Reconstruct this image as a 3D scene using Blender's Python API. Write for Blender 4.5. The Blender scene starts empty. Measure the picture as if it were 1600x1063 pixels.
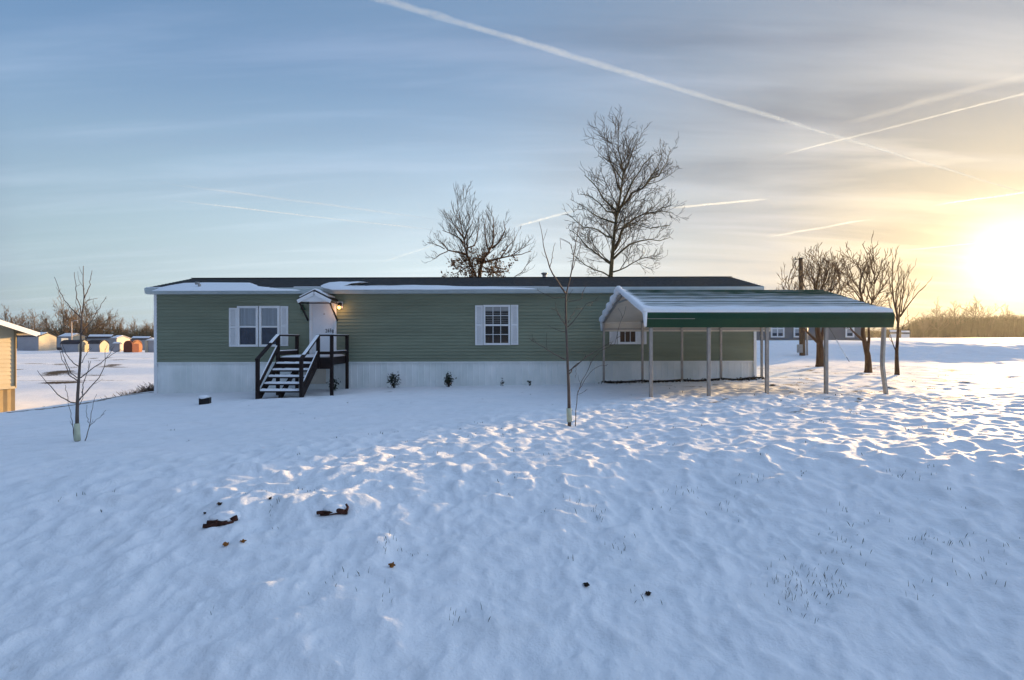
import bpy, math, random
import numpy as np
from mathutils import Vector, Matrix

SC = bpy.context.scene
COL = SC.collection
F, CX, CY = 889.0, 800.0, 531.5          # focal length and centre of the 1600 px wide frame, used to set real positions
SUN_AZ, SUN_EL = math.radians(41.5), math.radians(7.0)
SUN = Vector((math.sin(SUN_AZ) * math.cos(SUN_EL), math.cos(SUN_AZ) * math.cos(SUN_EL), math.sin(SUN_EL)))


def P(px, py, Y):
    return Vector(((px - CX) / F * Y, Y, (CY - py) / F * Y))


# ------------------------------------------------------------------ helpers
def empty(name, loc, label, cat, group=None):
    o = bpy.data.objects.new(name, None)
    COL.objects.link(o)
    o.location = loc
    o.empty_display_size = 0.2
    return tag(o, label, cat, group)


def tag(o, label=None, cat=None, group=None, kind=None):
    if label: o['label'] = label
    if cat: o['category'] = cat
    if group: o['group'] = group
    if kind: o['kind'] = kind
    return o


def wloc(o):
    v = Vector((0, 0, 0))
    while o is not None:
        v += o.location
        o = o.parent
    return v


def copy_tree(o, parent=None):
    c = o.copy()
    COL.objects.link(c)
    if parent is not None:
        c.parent = parent
    for ch in [k for k in COL.objects if k.parent is o]:
        copy_tree(ch, c)
    return c


class MB:
    def __init__(self):
        self.v, self.f, self.m = [], [], []

    def add(self, vs, fs, mi=0):
        n = len(self.v)
        self.v.extend([tuple(p) for p in vs])
        self.f.extend([tuple(i + n for i in f) for f in fs])
        self.m.extend([mi] * len(fs))
        return self

    def box(self, c, s, rot=None, mi=0):
        hx, hy, hz = s[0] / 2, s[1] / 2, s[2] / 2
        vs = [Vector((x, y, z)) for x in (-hx, hx) for y in (-hy, hy) for z in (-hz, hz)]
        if rot is not None:
            vs = [rot @ v for v in vs]
        vs = [v + Vector(c) for v in vs]
        return self.add(vs, [(0, 1, 3, 2), (4, 6, 7, 5), (0, 4, 5, 1), (2, 3, 7, 6), (0, 2, 6, 4), (1, 5, 7, 3)], mi)

    def bb(self, x0, x1, y0, y1, z0, z1, mi=0):
        return self.box(((x0 + x1) / 2, (y0 + y1) / 2, (z0 + z1) / 2), (x1 - x0, y1 - y0, z1 - z0), None, mi)

    def bar(self, a, b, w, h, up=Vector((0, 0, 1)), mi=0):
        a, b = Vector(a), Vector(b)
        d = (b - a).normalized()
        s = d.cross(up)
        if s.length < 1e-4:
            s = d.cross(Vector((0, 1, 0)))
        s.normalize()
        u = s.cross(d)
        vs = []
        for p in (a, b):
            for i, j in ((-1, -1), (1, -1), (1, 1), (-1, 1)):
                vs.append(p + s * (i * w / 2) + u * (j * h / 2))
        return self.add(vs, [(0, 1, 2, 3), (7, 6, 5, 4), (0, 4, 5, 1), (1, 5, 6, 2), (2, 6, 7, 3), (3, 7, 4, 0)], mi)

    def tube(self, pts, rad, n=6, cap=True, mi=0):
        vs, fs = [], []
        k = len(pts)
        ref = None
        for i in range(k):
            d = pts[min(i + 1, k - 1)] - pts[max(i - 1, 0)]
            if d.length < 1e-9:
                d = Vector((0, 0, 1))
            d = d.normalized()
            if ref is None:
                ref = d.cross(Vector((0.31, 0.87, 0.38)))
                if ref.length < 1e-3: ref = d.cross(Vector((1, 0, 0)))
            ref = (ref - d * ref.dot(d))
            if ref.length < 1e-6: ref = d.orthogonal()
            ref.normalize()
            b = d.cross(ref)
            for j in range(n):
                a = 2 * math.pi * j / n
                vs.append(pts[i] + (ref * math.cos(a) + b * math.sin(a)) * rad[i])
        for i in range(k - 1):
            for j in range(n):
                j2 = (j + 1) % n
                fs.append((i * n + j, i * n + j2, (i + 1) * n + j2, (i + 1) * n + j))
        if cap:
            fs.append(tuple(range(n - 1, -1, -1)))
            fs.append(tuple(range((k - 1) * n, k * n)))
        return self.add(vs, fs, mi)

    def extrude_x(self, prof, x0, x1, closed=True, mi=0):
        """profile of (y, z) points swept along x"""
        n = len(prof)
        vs = [(x0, y, z) for y, z in prof] + [(x1, y, z) for y, z in prof]
        fs = [(i, (i + 1) % n, n + (i + 1) % n, n + i) for i in range(n if closed else n - 1)]
        if closed:
            fs += [tuple(range(n - 1, -1, -1)), tuple(range(n, 2 * n))]
        return self.add(vs, fs, mi)

    def blob(self, c, r, seed=0, rough=0.25, seg=8, rings=6, squash=1.0, mi=0):
        rg = random.Random(seed)
        c = Vector(c)
        vs = [c + Vector((0, 0, r * squash))]
        for i in range(1, rings):
            t = math.pi * i / rings
            for j in range(seg):
                a = 2 * math.pi * j / seg
                q = r * (1 + rg.uniform(-rough, rough))
                vs.append(c + Vector((q * math.sin(t) * math.cos(a), q * math.sin(t) * math.sin(a), q * squash * math.cos(t))))
        vs.append(c - Vector((0, 0, r * squash)))
        fs = [(0, 1 + j, 1 + (j + 1) % seg) for j in range(seg)]
        for i in range(rings - 2):
            for j in range(seg):
                a, b = 1 + i * seg + j, 1 + i * seg + (j + 1) % seg
                fs.append((a, a + seg, b + seg, b))
        l = len(vs) - 1
        k = 1 + (rings - 2) * seg
        fs += [(l, k + (j + 1) % seg, k + j) for j in range(seg)]
        return self.add(vs, fs, mi)

    def build(self, name, mats, parent=None, smooth=False, bevel=0, loc=None):
        me = bpy.data.meshes.new(name)
        off = wloc(parent) if parent is not None else Vector(loc or (0, 0, 0))
        if off.length > 0:
            ox, oy, oz = off
            vv = [(x - ox, y - oy, z - oz) for x, y, z in self.v]
        else:
            vv = self.v
        me.from_pydata(vv, [], self.f)
        if not isinstance(mats, (list, tuple)): mats = [mats]
        for m in mats: me.materials.append(m)
        if len(mats) > 1: me.polygons.foreach_set('material_index', self.m)
        if smooth: me.polygons.foreach_set('use_smooth', [True] * len(self.f))
        me.update()
        o = bpy.data.objects.new(name, me)
        COL.objects.link(o)
        if parent is not None: o.parent = parent
        elif loc is not None: o.location = loc
        if bevel:
            b = o.modifiers.new('bevel', 'BEVEL')
            b.width = bevel; b.segments = 2; b.limit_method = 'ANGLE'
        return o


# ------------------------------------------------------------------ noise and terrain
def perlin(x, y, seed=0):
    x = np.asarray(x, dtype=np.float64); y = np.asarray(y, dtype=np.float64)
    xi, yi = np.floor(x).astype(np.int64), np.floor(y).astype(np.int64)
    xf, yf = x - xi, y - yi
    u, v = xf * xf * xf * (xf * (xf * 6 - 15) + 10), yf * yf * yf * (yf * (yf * 6 - 15) + 10)

    def g(ix, iy, dx, dy):
        h = (ix * 374761393 + iy * 668265263 + seed * 974634527) & 0xffffffff
        h = ((h ^ (h >> 13)) * 1274126177) & 0xffffffff
        h = (h ^ (h >> 16)) & 0xffff
        a = h * (2 * math.pi / 65536)
        return np.cos(a) * dx + np.sin(a) * dy
    a = g(xi, yi, xf, yf) * (1 - u) + g(xi + 1, yi, xf - 1, yf) * u
    b = g(xi, yi + 1, xf, yf - 1) * (1 - u) + g(xi + 1, yi + 1, xf - 1, yf - 1) * u
    return (a * (1 - v) + b * v) * 1.5


def ss(a, b, x):
    t = np.clip((np.asarray(x, dtype=np.float64) - a) / (b - a), 0, 1)
    return t * t * (3 - 2 * t)


MOUNDS = []     # (x, y, radius, height): small heaps of snow


def base_h(x, y):
    near = -1.42 + 0.024 * np.clip(x, -14, 16)
    near = near + 0.10 * np.exp(-((x - 5) ** 2 / 30 + (y - 12.4) ** 2 / 18))
    near = near - 0.10 * np.exp(-((x + 5.6) ** 2 / 0.5 + (y - 17.2) ** 2 / 0.6))
    near = near + 0.05 * np.exp(-((x + 6.6) ** 2 / 2.0 + (y - 15.0) ** 2 / 0.5))
    near = near - 0.88 * ss(-12.4, -15.5, x) * ss(9, 13, y)
    k = 0.155 + 0.045 * ss(-5.5, -1.5, x)
    cy = 5.75 + 0.3 * np.sin(x * 0.9)
    near = near - k * np.clip(np.logaddexp(0, (cy - y) * 6.0) / 6.0, 0, 3.6)
    near = near - 0.030 * (np.clip(y, 5.0, 13.0) - 11.0)
    s = ss(-0.45, 0.25, x / np.maximum(y, 1.0))
    d = 0.4 * x + 0.92 * y
    right = -1.30 + 1.22 * ss(30, 45, d) + 0.65 * ss(60, 190, d) + 0.05 * np.sin(d * 0.4 + x * 0.15)
    left = -2.62 - 0.35 * ss(40, 140, y) + 0.16 * np.sin(y * 0.30 + x * 0.06) + 0.10 * np.sin(y * 0.71 - x * 0.11)
    far = left * (1 - s) + right * s
    t = ss(23, 33, y)
    return near * (1 - t) + far * t


def ground_h(x, y, sp=None):
    x = np.asarray(x, dtype=np.float64); y = np.asarray(y, dtype=np.float64)
    z = base_h(x, y)
    if sp is None: sp = np.zeros_like(z) + 0.02
    L = (x - 7.95) - (y - 18.6) * math.tan(SUN_AZ)
    rough = 0.38 + 0.72 * ss(-2.5, 0.5, L)
    rough = np.maximum(rough, 0.80 * ss(8.5, 5.5, y))
    rough = rough * (1 + 0.45 * ss(7.5, 13, y) * ss(-0.5, 2.0, L) * ss(40, 24, y))
    rough = rough * (1 - 0.25 * ss(5.2, 3.6, y))
    wx = x + 0.05 * perlin(x * 2.1, y * 2.1, 71)
    wy = y + 0.05 * perlin(x * 2.1, y * 2.1, 72)
    for lam, amp, sd, r in ((7.0, 0.045, 1, 0), (2.3, 0.026, 12, 0.6), (0.95, 0.018, 3, 1), (0.50, 0.018, 4, 1), (0.27, 0.024, 5, 1), (0.15, 0.020, 6, 1), (0.080, 0.0085, 7, 1)):
        fade = np.clip(lam / (2.6 * np.maximum(sp, 1e-6)) - 0.6, 0, 1)
        n = perlin(wx / lam, wy / lam, sd)
        if lam < 1.0:
            n = n + 0.45 * (np.abs(n) - 0.25)
        z = z + amp * n * fade * (rough if r == 1 else (1 if r == 0 else 0.4 + 0.6 * rough))
    for mx, my, mr, mh in MOUNDS:
        z = z + mh * np.exp(-((x - mx) ** 2 + (y - my) ** 2) / (mr * mr))
    return z


def gz(x, y):
    return float(ground_h(np.array([x]), np.array([y]))[0])


def on_ground(px, py):
    """the ground point seen at a place in the photograph"""
    Y = 3.0
    while Y < 300:
        z = (CY - py) / F * Y
        if z <= gz((px - CX) / F * Y, Y): break
        Y += 0.02 * Y / 3
    x = (px - CX) / F * Y
    return Vector((x, Y, gz(x, Y)))


# ------------------------------------------------------------------ materials
def mat(name, col, rough=0.7, var=0.12, scale=6.0, bump=0.0, bscale=40.0, spec=0.3, stretch=(1, 1, 1), col2=None, metal=0.0):
    m = bpy.data.materials.new(name)
    m.use_nodes = True
    nt = m.node_tree
    b = nt.nodes['Principled BSDF']
    b.inputs['Roughness'].default_value = rough
    b.inputs['Specular IOR Level'].default_value = spec
    b.inputs['Metallic'].default_value = metal
    tc = nt.nodes.new('ShaderNodeTexCoord')
    mp = nt.nodes.new('ShaderNodeMapping')
    mp.inputs['Scale'].default_value = stretch
    nt.links.new(tc.outputs['Object'], mp.inputs['Vector'])
    ns = nt.nodes.new('ShaderNodeTexNoise')
    ns.inputs['Scale'].default_value = scale
    ns.inputs['Detail'].default_value = 6
    ns.inputs['Roughness'].default_value = 0.6
    nt.links.new(mp.outputs['Vector'], ns.inputs['Vector'])
    rp = nt.nodes.new('ShaderNodeValToRGB')
    lo = tuple(c * (1 - var) for c in col)
    hi = col2 if col2 is not None else tuple(min(1, c * (1 + var)) for c in col)
    rp.color_ramp.elements[0].position = 0.3
    rp.color_ramp.elements[1].position = 0.7
    rp.color_ramp.elements[0].color = (*lo, 1)
    rp.color_ramp.elements[1].color = (*hi, 1)
    nt.links.new(ns.outputs['Fac'], rp.inputs['Fac'])
    nt.links.new(rp.outputs['Color'], b.inputs['Base Color'])
    if bump:
        n2 = nt.nodes.new('ShaderNodeTexNoise')
        n2.inputs['Scale'].default_value = bscale
        n2.inputs['Detail'].default_value = 4
        nt.links.new(mp.outputs['Vector'], n2.inputs['Vector'])
        bp = nt.nodes.new('ShaderNodeBump')
        bp.inputs['Strength'].default_value = bump
        bp.inputs['Distance'].default_value = 0.02
        nt.links.new(n2.outputs['Fac'], bp.inputs['Height'])
        nt.links.new(bp.outputs['Normal'], b.inputs['Normal'])
    return m


def emit_mat(name, col, strength):
    m = bpy.data.materials.new(name)
    m.use_nodes = True
    b = m.node_tree.nodes['Principled BSDF']
    b.inputs['Base Color'].default_value = (*col, 1)
    b.inputs['Emission Color'].default_value = (*col, 1)
    b.inputs['Emission Strength'].default_value = strength
    return m


SNOW_C = (0.84, 0.87, 0.91)
M = {}
M['snow'] = mat('snow_cap', SNOW_C, 0.75, 0.03, 5, 0.25, 60, 0.2)
M['siding'] = mat('sage_siding', (0.235, 0.272, 0.200), 0.62, 0.15, 0.9, 0.05, 30, 0.3, (0.35, 1, 1.8))
M['skirt'] = mat('skirt_panels', (0.84, 0.92, 0.91), 0.6, 0.16, 1.4, 0.0, 30, 0.3, (1, 1, 0.5))
M['shingle'] = mat('roof_shingle', (0.050, 0.056, 0.060), 0.9, 0.35, 9, 0.5, 60, 0.2)
M['white'] = mat('white_trim', (0.84, 0.86, 0.88), 0.5, 0.04, 3, 0, 30, 0.35)
M['fascia'] = mat('grey_white_gutter', (0.47, 0.54, 0.55), 0.5, 0.08, 3, 0, 30, 0.35)
M['door'] = mat('white_door', (0.76, 0.80, 0.85), 0.45, 0.03, 3, 0, 30, 0.35)
M['black'] = mat('black_paint', (0.012, 0.011, 0.012), 0.6, 0.4, 8, 0.15, 50, 0.3)
M['darkwood'] = mat('dark_stained_wood', (0.020, 0.013, 0.013), 0.75, 0.4, 6, 0.3, 40, 0.25, (1, 1, 6))
M['beige'] = mat('beige_panel', (0.70, 0.65, 0.56), 0.6, 0.08, 2)
M['green'] = mat('green_steel', (0.004, 0.050, 0.027), 0.42, 0.15, 2.0, 0.0, 30, 0.22)
M['galv'] = mat('galvanised_tube', (0.32, 0.31, 0.30), 0.45, 0.15, 9, 0, 30, 0.5, (1, 1, 1), None, 0.5)
M['glassdark'] = mat('dark_pane', (0.010, 0.011, 0.014), 0.06, 0.2, 3, 0, 30, 0.5)
M['glassblue'] = mat('screened_pane', (0.030, 0.050, 0.085), 0.25, 0.25, 5, 0, 30, 0.5)
M['curtain'] = mat('sheer_curtain', (0.36, 0.40, 0.44), 0.9, 0.18, 22, 0, 30, 0.1, (1, 1, 0.02))
M['drape'] = mat('brown_drape', (0.10, 0.065, 0.045), 0.9, 0.6, 26, 0, 30, 0.1, (1, 1, 0.02))
M['blind'] = mat('slatted_blind', (0.36, 0.37, 0.37), 0.7, 0.1, 5)
M['bark'] = mat('dark_bark', (0.040, 0.033, 0.028), 0.95, 0.35, 5, 0.6, 30, 0.1, (1, 1, 0.3))
M['barkg'] = mat('mossy_bark', (0.075, 0.070, 0.045), 0.95, 0.35, 5, 0.6, 30, 0.1, (1, 1, 0.3))
M['barkr'] = mat('red_brown_bark', (0.105, 0.058, 0.036), 0.95, 0.35, 5, 0.6, 30, 0.1, (1, 1, 0.3))
M['twigr'] = mat('warm_twigs', (0.140, 0.085, 0.048), 0.95, 0.3, 5)
M['sapbark'] = mat('sapling_bark', (0.115, 0.092, 0.080), 0.85, 0.3, 12, 0.3, 50, 0.2, (1, 1, 0.4))
M['saptwig'] = mat('sapling_twigs', (0.060, 0.045, 0.042), 0.85, 0.3, 12)
M['guard'] = mat('pale_trunk_guard', (0.50, 0.53, 0.40), 0.6, 0.12, 9)
M['farbark'] = mat('far_bark', (0.150, 0.100, 0.058), 0.95, 0.25, 0.6)
M['thicket'] = mat('far_thicket', (0.110, 0.066, 0.030), 0.95, 0.4, 0.25, 0, 30, 0.1, (1, 1, 1), (0.10, 0.085, 0.040))
M['oakleaf'] = mat('brown_oak_leaf', (0.125, 0.058, 0.026), 0.8, 0.4, 3)
M['leaf'] = mat('evergreen_leaf', (0.012, 0.024, 0.011), 0.5, 0.4, 9)
M['fallen'] = mat('fallen_leaf', (0.27, 0.105, 0.022), 0.8, 0.4, 30)
M['fallendark'] = mat('dark_leaf', (0.030, 0.020, 0.014), 0.85, 0.4, 30)
M['char'] = mat('dark_log', (0.030, 0.017, 0.013), 0.9, 0.6, 20, 0.8, 40, 0.15, (1, 1, 1), (0.095, 0.038, 0.028))
M['dry'] = mat('dry_grass', (0.16, 0.105, 0.045), 0.9, 0.4, 2)
M['olive'] = mat('dark_grass', (0.045, 0.050, 0.030), 0.9, 0.4, 3)
M['brush'] = mat('brown_brush', (0.120, 0.085, 0.065), 0.9, 0.4, 3)
M['cream'] = mat('cream_siding', (0.56, 0.47, 0.32), 0.7, 0.10, 1.5)
M['creamskirt'] = mat('tan_skirt', (0.30, 0.22, 0.12), 0.7, 0.15, 2)
M['greyside'] = mat('grey_siding', (0.20, 0.205, 0.215), 0.7, 0.08, 0.8)
M['town_grey'] = mat('pale_grey_siding', (0.32, 0.33, 0.37), 0.7, 0.08, 0.5)
M['town_blue'] = mat('blue_grey_siding', (0.25, 0.29, 0.34), 0.7, 0.08, 0.5)
M['town_cream'] = mat('pale_cream_siding', (0.44, 0.38, 0.29), 0.7, 0.08, 0.5)
M['town_pink'] = mat('pinkish_siding', (0.58, 0.46, 0.38), 0.7, 0.08, 0.5)
M['town_dark'] = mat('dark_roofing', (0.022, 0.026, 0.040), 0.8, 0.2, 0.5)
M['town_red'] = mat('red_barn_boards', (0.115, 0.028, 0.018), 0.8, 0.2, 0.8)
M['town_orange'] = mat('orange_cedar', (0.30, 0.125, 0.055), 0.8, 0.2, 0.8)
M['pole'] = mat('weathered_pole', (0.12, 0.075, 0.050), 0.9, 0.3, 4, 0.3, 30, 0.1, (1, 1, 0.2))
M['wire'] = mat('cable', (0.05, 0.05, 0.05), 0.6, 0.1, 4)
M['bulb'] = emit_mat('lit_bulb', (1.0, 0.42, 0.10), 2.2)
M['ornament'] = mat('green_ornament', (0.02, 0.10, 0.06), 0.5, 0.4, 12)


def snow_ground_mat():
    m = bpy.data.materials.new('snow_field')
    m.use_nodes = True
    nt = m.node_tree
    N, Lk = nt.nodes.new, nt.links.new
    b = nt.nodes['Principled BSDF']
    b.inputs['Roughness'].default_value = 0.7
    b.inputs['Specular IOR Level'].default_value = 0.08
    tc = N('ShaderNodeTexCoord')
    at = N('ShaderNodeAttribute'); at.attribute_name = 'bare'
    n1 = N('ShaderNodeTexNoise'); n1.inputs['Scale'].default_value = 7.0; n1.inputs['Detail'].default_value = 8; n1.inputs['Roughness'].default_value = 0.7
    Lk(tc.outputs['Object'], n1.inputs['Vector'])
    ad = N('ShaderNodeMath'); ad.operation = 'ADD'
    Lk(at.outputs['Fac'], ad.inputs[0]); Lk(n1.outputs['Fac'], ad.inputs[1])
    mr = N('ShaderNodeMapRange'); mr.inputs['From Min'].default_value = 0.98; mr.inputs['From Max'].default_value = 1.12
    Lk(ad.outputs[0], mr.inputs['Value'])
    n2 = N('ShaderNodeTexNoise'); n2.inputs['Scale'].default_value = 18.0; n2.inputs['Detail'].default_value = 6
    Lk(tc.outputs['Object'], n2.inputs['Vector'])
    rp = N('ShaderNodeValToRGB')
    rp.color_ramp.elements[0].color = (0.035, 0.026, 0.018, 1); rp.color_ramp.elements[0].position = 0.35
    rp.color_ramp.elements[1].color = (0.17, 0.115, 0.060, 1); rp.color_ramp.elements[1].position = 0.68
    Lk(n2.outputs['Fac'], rp.inputs['Fac'])
    n3 = N('ShaderNodeTexNoise'); n3.inputs['Scale'].default_value = 0.8; n3.inputs['Detail'].default_value = 5
    Lk(tc.outputs['Object'], n3.inputs['Vector'])
    rs = N('ShaderNodeValToRGB')
    rs.color_ramp.elements[0].color = (0.82, 0.86, 0.90, 1); rs.color_ramp.elements[0].position = 0.3
    rs.color_ramp.elements[1].color = (0.88, 0.90, 0.93, 1); rs.color_ramp.elements[1].position = 0.7
    Lk(n3.outputs['Fac'], rs.inputs['Fac'])
    # thin snow with the turf showing faintly through
    n5 = N('ShaderNodeTexNoise'); n5.inputs['Scale'].default_value = 3.4; n5.inputs['Detail'].default_value = 7; n5.inputs['Roughness'].default_value = 0.62
    Lk(tc.outputs['Object'], n5.inputs['Vector'])
    m5 = N('ShaderNodeMapRange'); m5.inputs['From Min'].default_value = 0.52; m5.inputs['From Max'].default_value = 0.80; m5.inputs['To Max'].default_value = 0.20
    Lk(n5.outputs['Fac'], m5.inputs['Value'])
    th = N('ShaderNodeMixRGB'); th.inputs['Color2'].default_value = (0.30, 0.30, 0.29, 1)
    Lk(m5.outputs[0], th.inputs['Fac']); Lk(rs.outputs['Color'], th.inputs['Color1'])
    rs = th
    mx = N('ShaderNodeMixRGB')
    Lk(mr.outputs[0], mx.inputs['Fac']); Lk(rs.outputs['Color'], mx.inputs['Color1']); Lk(rp.outputs['Color'], mx.inputs['Color2'])
    Lk(mx.outputs['Color'], b.inputs['Base Color'])
    n4 = N('ShaderNodeTexNoise'); n4.inputs['Scale'].default_value = 34.0; n4.inputs['Detail'].default_value = 6; n4.inputs['Roughness'].default_value = 0.65
    Lk(tc.outputs['Object'], n4.inputs['Vector'])
    bp = N('ShaderNodeBump'); bp.inputs['Strength'].default_value = 0.8; bp.inputs['Distance'].default_value = 0.013
    Lk(n4.outputs['Fac'], bp.inputs['Height']); Lk(bp.outputs['Normal'], b.inputs['Normal'])
    return m


# ------------------------------------------------------------------ the snow field, one sheet to the horizon
def build_ground():
    th = np.concatenate([np.radians(np.linspace(-50, 50, 1250)), np.radians(np.linspace(50, 310, 132)[1:-1])])
    r = [0.5]
    while r[-1] < 6000:
        q = r[-1]
        px = q * q / (569.0 * 1.5)
        step = max(0.012, px * (0.62 - 0.34 * min(1, max(0, (q - 6) / 6)))) if q > 2.3 else 0.12
        if q > 45: step = q * 0.045
        r.append(q + min(step, 0.16 if q < 45 else 1e9))
    r = np.array(r)
    nr, nc = len(r), len(th)
    R, T = np.meshgrid(r, th, indexing='ij')
    x, y = R * np.sin(T), R * np.cos(T)
    spr = np.gradient(r)[:, None] + 0 * T
    dt = np.gradient(np.concatenate([th, [th[0] + 2 * math.pi]]))[:-1]
    sp = np.maximum(spr, R * dt[None, :] * 1.0)
    z = ground_h(x, y, sp)
    # bare soil and dead grass
    bare = np.zeros_like(z)

    def patch(x0, y0, sx, sy, a):
        np.maximum(bare, a * np.exp(-((x - x0) / sx) ** 2 - ((y - y0) / sy) ** 2), out=bare)
    strip = lambda c, w: np.exp(-((y - c) / w) ** 2)
    np.maximum(bare, 0.62 * strip(18.05 + 0.1 * np.sin(x * 3), 0.20) * ss(2.4, 3.2, x) * ss(8.6, 7.6, x), out=bare)
    np.maximum(bare, 0.50 * strip(17.2 + 0.2 * np.sin(x * 2.2), 0.30) * ss(2.4, 3.2, x) * ss(8.6, 7.6, x), out=bare)
    patch(9.4, 19.0, 1.3, 0.30, 0.72)
    patch(10.6, 21.8, 2.4, 0.20, 0.58); patch(8.9, 22.4, 1.0, 0.20, 0.62)
    patch(15.6, 17.4, 2.2, 0.16, 0.66); patch(14.5, 16.6, 1.6, 0.13, 0.58); patch(16.5, 18.9, 2.5, 0.2, 0.5)
    edge = -12.15 + 0.25 * np.sin(y * 1.3) + 0.2 * perlin(y * 0.6, x * 0 + 3, 9)
    np.maximum(bare, 0.64 * np.exp(-((x - edge) / 0.24) ** 2) * ss(13.0, 14.2, y) * ss(23, 20, y), out=bare)
    patch(-12.6, 20.4, 0.8, 1.3, 0.62); patch(-14.0, 23.0, 1.2, 1.2, 0.5)
    for k in range(30):
        rg = random.Random(k + 50)
        yy = rg.uniform(30, 85)
        patch(-yy * rg.uniform(0.66, 0.88), yy, rg.uniform(1.5, 6), rg.uniform(0.4, 1.6), rg.uniform(0.62, 0.88))
    bl = 0.36 * perlin(x / 1.1, y / 1.1, 31) + 0.28 * perlin(x / 0.35, y / 0.35, 32) + 0.36 * ss(5.0, 12, y) * ss(0, 7, x) - 0.05
    bl = np.clip(bl, 0, 0.56) * ss(45, 25, R)
    np.maximum(bare, bl * 1.0, out=bare)
    for mx, my, mr, mh in MOUNDS:
        bare *= 1 - 0.9 * np.exp(-((x - mx) ** 2 + (y - my) ** 2) / (mr * mr))
    verts = np.stack([x, y, z], -1).reshape(-1, 3)
    i = np.arange(nr - 1)[:, None] * nc
    j = np.arange(nc)[None, :]
    j2 = (j + 1) % nc
    quads = np.stack([i + j, i + j2, i + nc + j2, i + nc + j], -1).reshape(-1, 4)
    c = len(verts)
    verts = np.concatenate([verts, [[0, 0, gz(0, 0)]]])
    me = bpy.data.meshes.new('snow_field')
    nf = len(quads); nt = nc
    me.vertices.add(len(verts)); me.vertices.foreach_set('co', verts.astype(np.float32).ravel())
    tri = np.stack([np.arange(nc), np.full(nc, c), (np.arange(nc) + 1) % nc], -1)
    loops = np.concatenate([quads.ravel(), tri.ravel()]).astype(np.int32)
    me.loops.add(len(loops)); me.loops.foreach_set('vertex_index', loops)
    me.polygons.add(nf + nt)
    me.polygons.foreach_set('loop_start', np.concatenate([np.arange(nf) * 4, nf * 4 + np.arange(nt) * 3]).astype(np.int32))
    me.polygons.foreach_set('use_smooth', np.ones(nf + nt, dtype=bool))
    me.update(calc_edges=True)
    a = me.attributes.new('bare', 'FLOAT', 'POINT')
    a.data.foreach_set('value', np.concatenate([bare.ravel(), [0]]).astype(np.float32))
    me.validate()
    me.materials.append(snow_ground_mat())
    o = bpy.data.objects.new('ground', me)
    COL.objects.link(o)
    tag(o, 'uneven snow covered lawn and fields', None, None, 'structure')
    return o


# ------------------------------------------------------------------ trees
def rand_perp(d, rg):
    v = Vector((rg.gauss(0, 1), rg.gauss(0, 1), rg.gauss(0, 1)))
    v -= d * v.dot(d)
    return v.normalized() if v.length > 1e-5 else d.orthogonal().normalized()


def resample(pts, n, jit, rg):
    ds = [0.0]
    for a, b in zip(pts, pts[1:]): ds.append(ds[-1] + (b - a).length)
    out = []
    for i in range(n + 1):
        s = ds[-1] * i / n
        k = 0
        while k < len(ds) - 2 and ds[k + 1] < s: k += 1
        t = (s - ds[k]) / max(1e-6, ds[k + 1] - ds[k])
        p = pts[k].lerp(pts[k + 1], t)
        if 0 < i < n and jit:
            p = p + Vector((rg.gauss(0, jit), rg.gauss(0, jit), rg.gauss(0, jit * 0.6)))
        out.append(p)
    return out


class Tree:
    """limbs traced as polylines; twigs are grown on them level by level"""

    def __init__(self, seed, levels, rmin, up=0.35, wob=0.16, twig_sides=3):
        self.rg = random.Random(seed)
        self.levels, self.rmin, self.up, self.wob, self.ts = levels, rmin, up, wob, twig_sides
        self.trunk, self.crown, self.tips, self.tp = MB(), MB(), [], 0.8

    def limb(self, pts, r0, r1, lvl=0, sides=7, seg=None, jit=0.0, t0=0.25, dens=None):
        L = sum((b - a).length for a, b in zip(pts, pts[1:]))
        n = seg or max(4, min(14, int(L / 0.5)))
        q = resample(pts, n, jit, self.rg)
        rad = [r0 + (r1 - r0) * (i / n) ** self.tp for i in range(n + 1)]
        self.trunk.tube(q, rad, sides)
        self.sub(q, rad, L, lvl, t0, dens)

    def sub(self, q, rad, L, lvl, t0=0.15, dens=None):
        if lvl >= len(self.levels): return
        d_, ratio, amin, amax, lmax, lmin = self.levels[lvl]
        rg = self.rg
        cnt = L * (dens or d_)
        cnt = int(cnt) + (1 if rg.random() < cnt - int(cnt) else 0)
        n = len(q) - 1
        for k in range(cnt):
            t = t0 + (1 - t0) * (k + rg.random()) / max(1, cnt)
            t = min(0.999, t)
            i = min(n - 1, int(t * n))
            f = t * n - i
            p = q[i].lerp(q[i + 1], f)
            r = rad[i] * (1 - f) + rad[i + 1] * f
            d = (q[i + 1] - q[i]).normalized()
            a = math.radians(rg.uniform(amin, amax))
            nd = (d * math.cos(a) + rand_perp(d, rg) * math.sin(a)).normalized()
            ln = min(lmax, max(lmin, L * ratio * (1.15 - 0.75 * t))) * rg.uniform(0.6, 1.25)
            self.twig(p, nd, ln, max(self.rmin, min(r * 0.62, ln * 0.013)), lvl + 1)

    def twig(self, p, d, ln, r, lvl):
        rg = self.rg
        n = 5 if lvl < len(self.levels) else 3
        pts, rad = [p], [r]
        r1 = self.rmin * 0.55
        for i in range(n):
            d = (d + Vector((rg.gauss(0, self.wob), rg.gauss(0, self.wob), rg.gauss(0, self.wob) + self.up * 0.25))).normalized()
            p = p + d * (ln / n)
            pts.append(p)
            rad.append(r + (r1 - r) * (i + 1) / n)
        self.crown.tube(pts, rad, self.ts + (1 if r > self.rmin * 2 else 0), cap=False)
        self.tips.append((pts[-1], d))
        self.tips.append((pts[len(pts) // 2], d))
        self.sub(pts, rad, ln, lvl, 0.15)


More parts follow.
